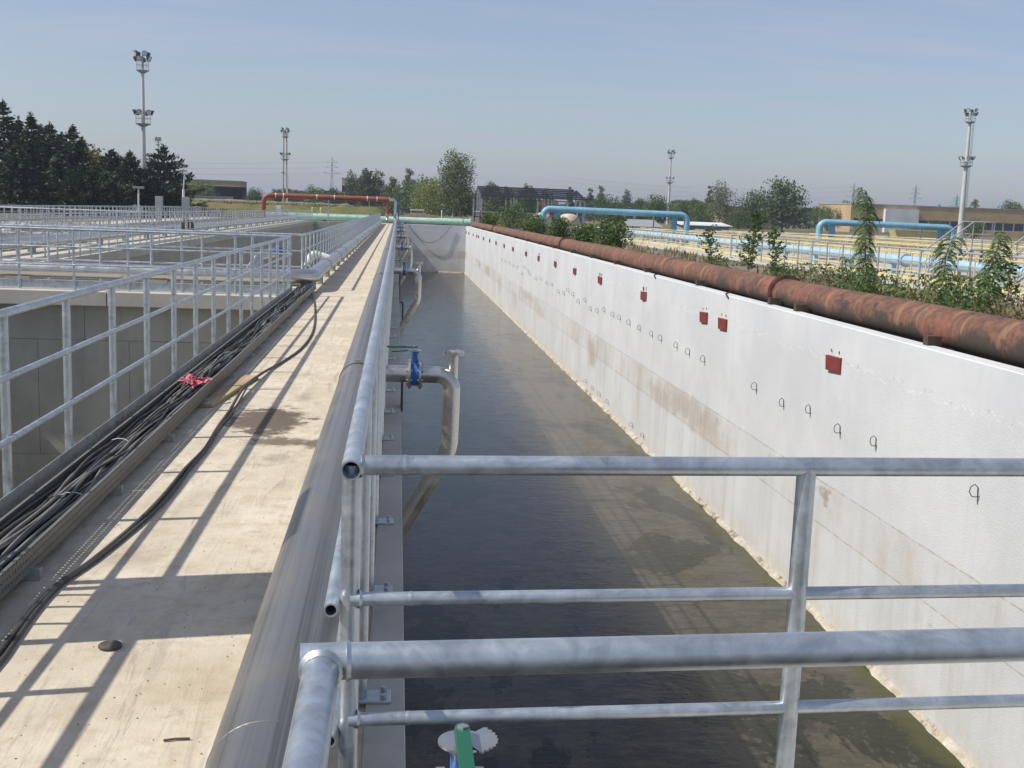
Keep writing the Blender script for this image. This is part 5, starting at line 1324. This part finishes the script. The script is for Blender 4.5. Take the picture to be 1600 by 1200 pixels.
mast(-26.7, 280, 19.6, 12.5, "twin legged rusty floodlight mast above the red pipe", .3, "mast_rusty", True, pw=1.0)
mast(72.8, 310, 20.0, 11.5, "thin far floodlight mast behind the long blue pipe", .38, pw=1.0)
mast(90.5, 180, 20.8, 12.0, "floodlight mast with ladder at the right before the yellow hall", .44, "mast_paint", False, True, pw=1.0)
ll = thing("street_lamp", "small street lamp beside the twin legged mast", "street lamp", (-24.4, 262, GROUND))
MB().tube(rounded([(0, 0, 0), (0, 0, 8.6), (-.9, 0, 8.9)], .5), .12, 6).build("pole", "mast_paint", ll); MB().box(-1.3, -.7, -.15, .15, 8.75, 8.95).build("lamp_head", "dark_lamp", ll)

# ---------------------------------------------------------------- power pylons and wires far off
def pylon(x, y, h, label, mat="pylon_steel", w=4.2):
    t = thing("power_pylon", label, "pylon", (x, y, GROUND), R(random.uniform(-8, 8)), "power pylons on the horizon")
    m = MB(); zs = [0, .22, .40, .55, .68, .79, .89, 1.0]; ws = [w, w*.72, w*.5, w*.34, w*.26, w*.22, w*.18, .15]
    for k in range(7):
        a, b = ws[k]/2, ws[k+1]/2; z0, z1 = zs[k]*h, zs[k+1]*h
        for sx, sy in ((1,1), (1,-1), (-1,-1), (-1,1)): m.tube([(sx*a, sy*a, z0), (sx*b, sy*b, z1)], .16, 4, caps=False)
        for (p, q) in (((1,1),(-1,1)), ((-1,1),(-1,-1)), ((-1,-1),(1,-1)), ((1,-1),(1,1))):
            m.tube([(p[0]*a, p[1]*a, z0), (q[0]*b, q[1]*b, z1)], .09, 4, caps=False); m.tube([(q[0]*a, q[1]*a, z0), (p[0]*b, p[1]*b, z1)], .09, 4, caps=False)
    m.build("lattice", mat, t)
    for f, l in ((.68, 6.5), (.79, 4.8), (.89, 4.0)):
        m = MB()
        for s in (-1, 1): m.tube([(0, 0, f*h), (s*l, 0, f*h+.2)], .14, 4); m.tube([(0, 0, f*h+2.2), (s*l, 0, f*h+.2)], .10, 4)
        m.build("cross_arm", mat, t)
pylon(-50.6, 900, 38.7, "power pylon above the red pipe"); pylon(401, 1000, 38.8, "power pylon above the tall drooping sapling", w=5); pylon(458, 1000, 39.2, "power pylon above the left part of the yellow hall roof", w=5); pylon(497, 1000, 31.5, "bluish power pylon just left of the right mast", "teal_paint", 5)
def wire(p, q, sag, label):
    p, q = V(p), V(q); pts = [p.lerp(q, k/24)-V((0, 0, sag*4*(k/24)*(1-k/24))) for k in range(25)]
    tag(MB().tube(pts, .045, 4, caps=False).build("power_line", "pylon_steel"), label, "power line", "power lines on the horizon")
for i, f in enumerate((.68, .79, .89)):
    for s, w_ in ((-1, "left"), (1, "right")):
        wire((-50.6+s*5, 900, 38.7*f), (-420+s*5, 860, 40*f), 7, "sagging power line left of the far pylon, %s side of the %s cross arm" % (w_, ("lowest", "middle", "top")[i]))
        wire((401+s*5, 1000, 38.8*f), (140+s*5, 1050, 40*f), 6, "sagging power line left of the right hand pylons, %s side of the %s cross arm" % (w_, ("lowest", "middle", "top")[i]))

# ---------------------------------------------------------------- buildings far off
def block(label, x0, x1, y, depth, h, bands, wall, ncol, cat="building", roof=.25):
    """solid spandrel bands with set-back rows of windows, each window a frame and a pane"""
    t = thing("building", label, cat, (0, 0, GROUND))
    zs = [0.0]+[z for b in bands for z in b]+[h]; m = MB()
    for z0, z1 in zip(zs[::2], zs[1::2]): m.box(x0, x1, y, y+depth, z0, z1)
    for z0, z1 in bands: m.box(x0, x0+.8, y+.001, y+depth, z0, z1).box(x1-.8, x1, y+.001, y+depth, z0, z1).box(x0+.8, x1-.8, y+.6, y+depth, z0, z1)
    m.build("wall", wall, t)
    MB().box(x0-.15, x1+.15, y-.15, y+depth+.15, h, h+roof).build("roof", "roof_grey", t)
    w = (x1-x0-1.6)/ncol
    fm = MB().box(0, .07*w, 0, .10, 0, 1).box(.93*w, w, 0, .10, 0, 1).box(.07*w, .93*w, 0, .10, 0, .07).box(.07*w, .93*w, 0, .10, .93, 1).mesh("window"); pm = MB().box(.07*w, .93*w, .04, .06, .07, .93).mesh("pane")
    for z0, z1 in bands:
        for k in range(ncol):
            f = place("window", fm, "window_frame", t, (x0+.8+k*w, y+.3, z0)); f.scale = (1, 1, z1-z0); place("pane", pm, "window_glass", f)
    return t
block("brown flat roofed office block with window bands behind the conifers", -68, -47.5, 360, 14, 8.2, ((4.9, 6.6), (1.2, 2.8)), "wall_brown", 9)
block("pale tower block half hidden by the tall trees", -20.5, -11.5, 430, 10, 12, ((8.2, 9.4), (5.4, 6.6)), "wall_pale", 4)
hall = block("long yellow brown hall with dark window strip at the right", 120, 200, 300, 24, 7.4, ((1.6, 3.9),), "wall_tan", 26, "hall")
MB().box(129, 138.3, 298.6, 299.98, .2, 6.5).build("white_annex", "wall_white", hall)
for x in (148, 158, 166): MB().tube([(x, 308, 7.6), (x, 308, 8.3)], .5, 10).build("roof_vent", "teal_paint", hall)
block("tan building with plain gable wall behind the leafy saplings", 82, 93.8, 285, 12, 5.2, ((1.5, 2.6),), "wall_tan", 4)
gw = thing("perimeter_wall", "grey wall in front of the brown office block", "wall", (0, 0, GROUND)); MB().box(-57, -36, 260, 260.4, 0, 3.0).build("wall", "wall_grey", gw); MB().box(-57.1, -35.9, 259.9, 260.5, 3.0, 3.15).build("coping", "roof_grey", gw)
def site_hut(x, y, label):
    t = thing("site_hut", label, "hut", (x, y, GROUND)); MB().box(-1.4, 1.4, 0, 2.2, 0, 2.2).build("wall", "wall_pink", t); MB().box(-1.6, 1.6, -.2, 2.4, 2.2, 2.4).build("roof", "roof_grey", t)
    d = MB().box(-.5, .4, -.05, 0, 0, 1.9).build("door", "wall_brown", t); MB().box(.25, .32, -.09, -.05, .9, 1.05).build("handle", "bolt_steel", d)
site_hut(120, 262, "small pinkish hut left of the yellow hall"); 
yb = thing("skip_container", "yellow skip container in front of the white annex", "container", (76, 165, GROUND)); MB().add([(-3,-1,0),(3,-1,0),(3,1,0),(-3,1,0),(-3.6,-1.2,1.5),(3.6,-1.2,1.5),(3.6,1.2,1.5),(-3.6,1.2,1.5)], [(3,2,1,0),(0,1,5,4),(1,2,6,5),(2,3,7,6),(3,0,4,7),(4,5,6,7)]).build("tub", "yellow_paint", yb); MB().box(-3.7, 3.7, -1.3, -1.2, 1.4, 1.6).build("rim", "yellow_paint", yb)

# ---------------------------------------------------------------- hazy summer air
t = bpy.data.materials.new("haze"); t.use_nodes = True; t.node_tree.nodes.clear()
o_ = t.node_tree.nodes.new("ShaderNodeOutputMaterial"); v_ = t.node_tree.nodes.new("ShaderNodeVolumePrincipled")
v_.inputs['Color'].default_value = (.74, .81, 1.0, 1); v_.inputs['Density'].default_value = .0003; v_.inputs['Anisotropy'].default_value = .3
t.node_tree.links.new(v_.outputs[0], o_.inputs['Volume']); M["haze"] = t
hz = MB().box(-4100, 4100, -400, 4600, -7.0, 46).build("haze", "haze"); hz['kind'] = 'stuff'; hz['label'] = "thin summer haze over the whole works"
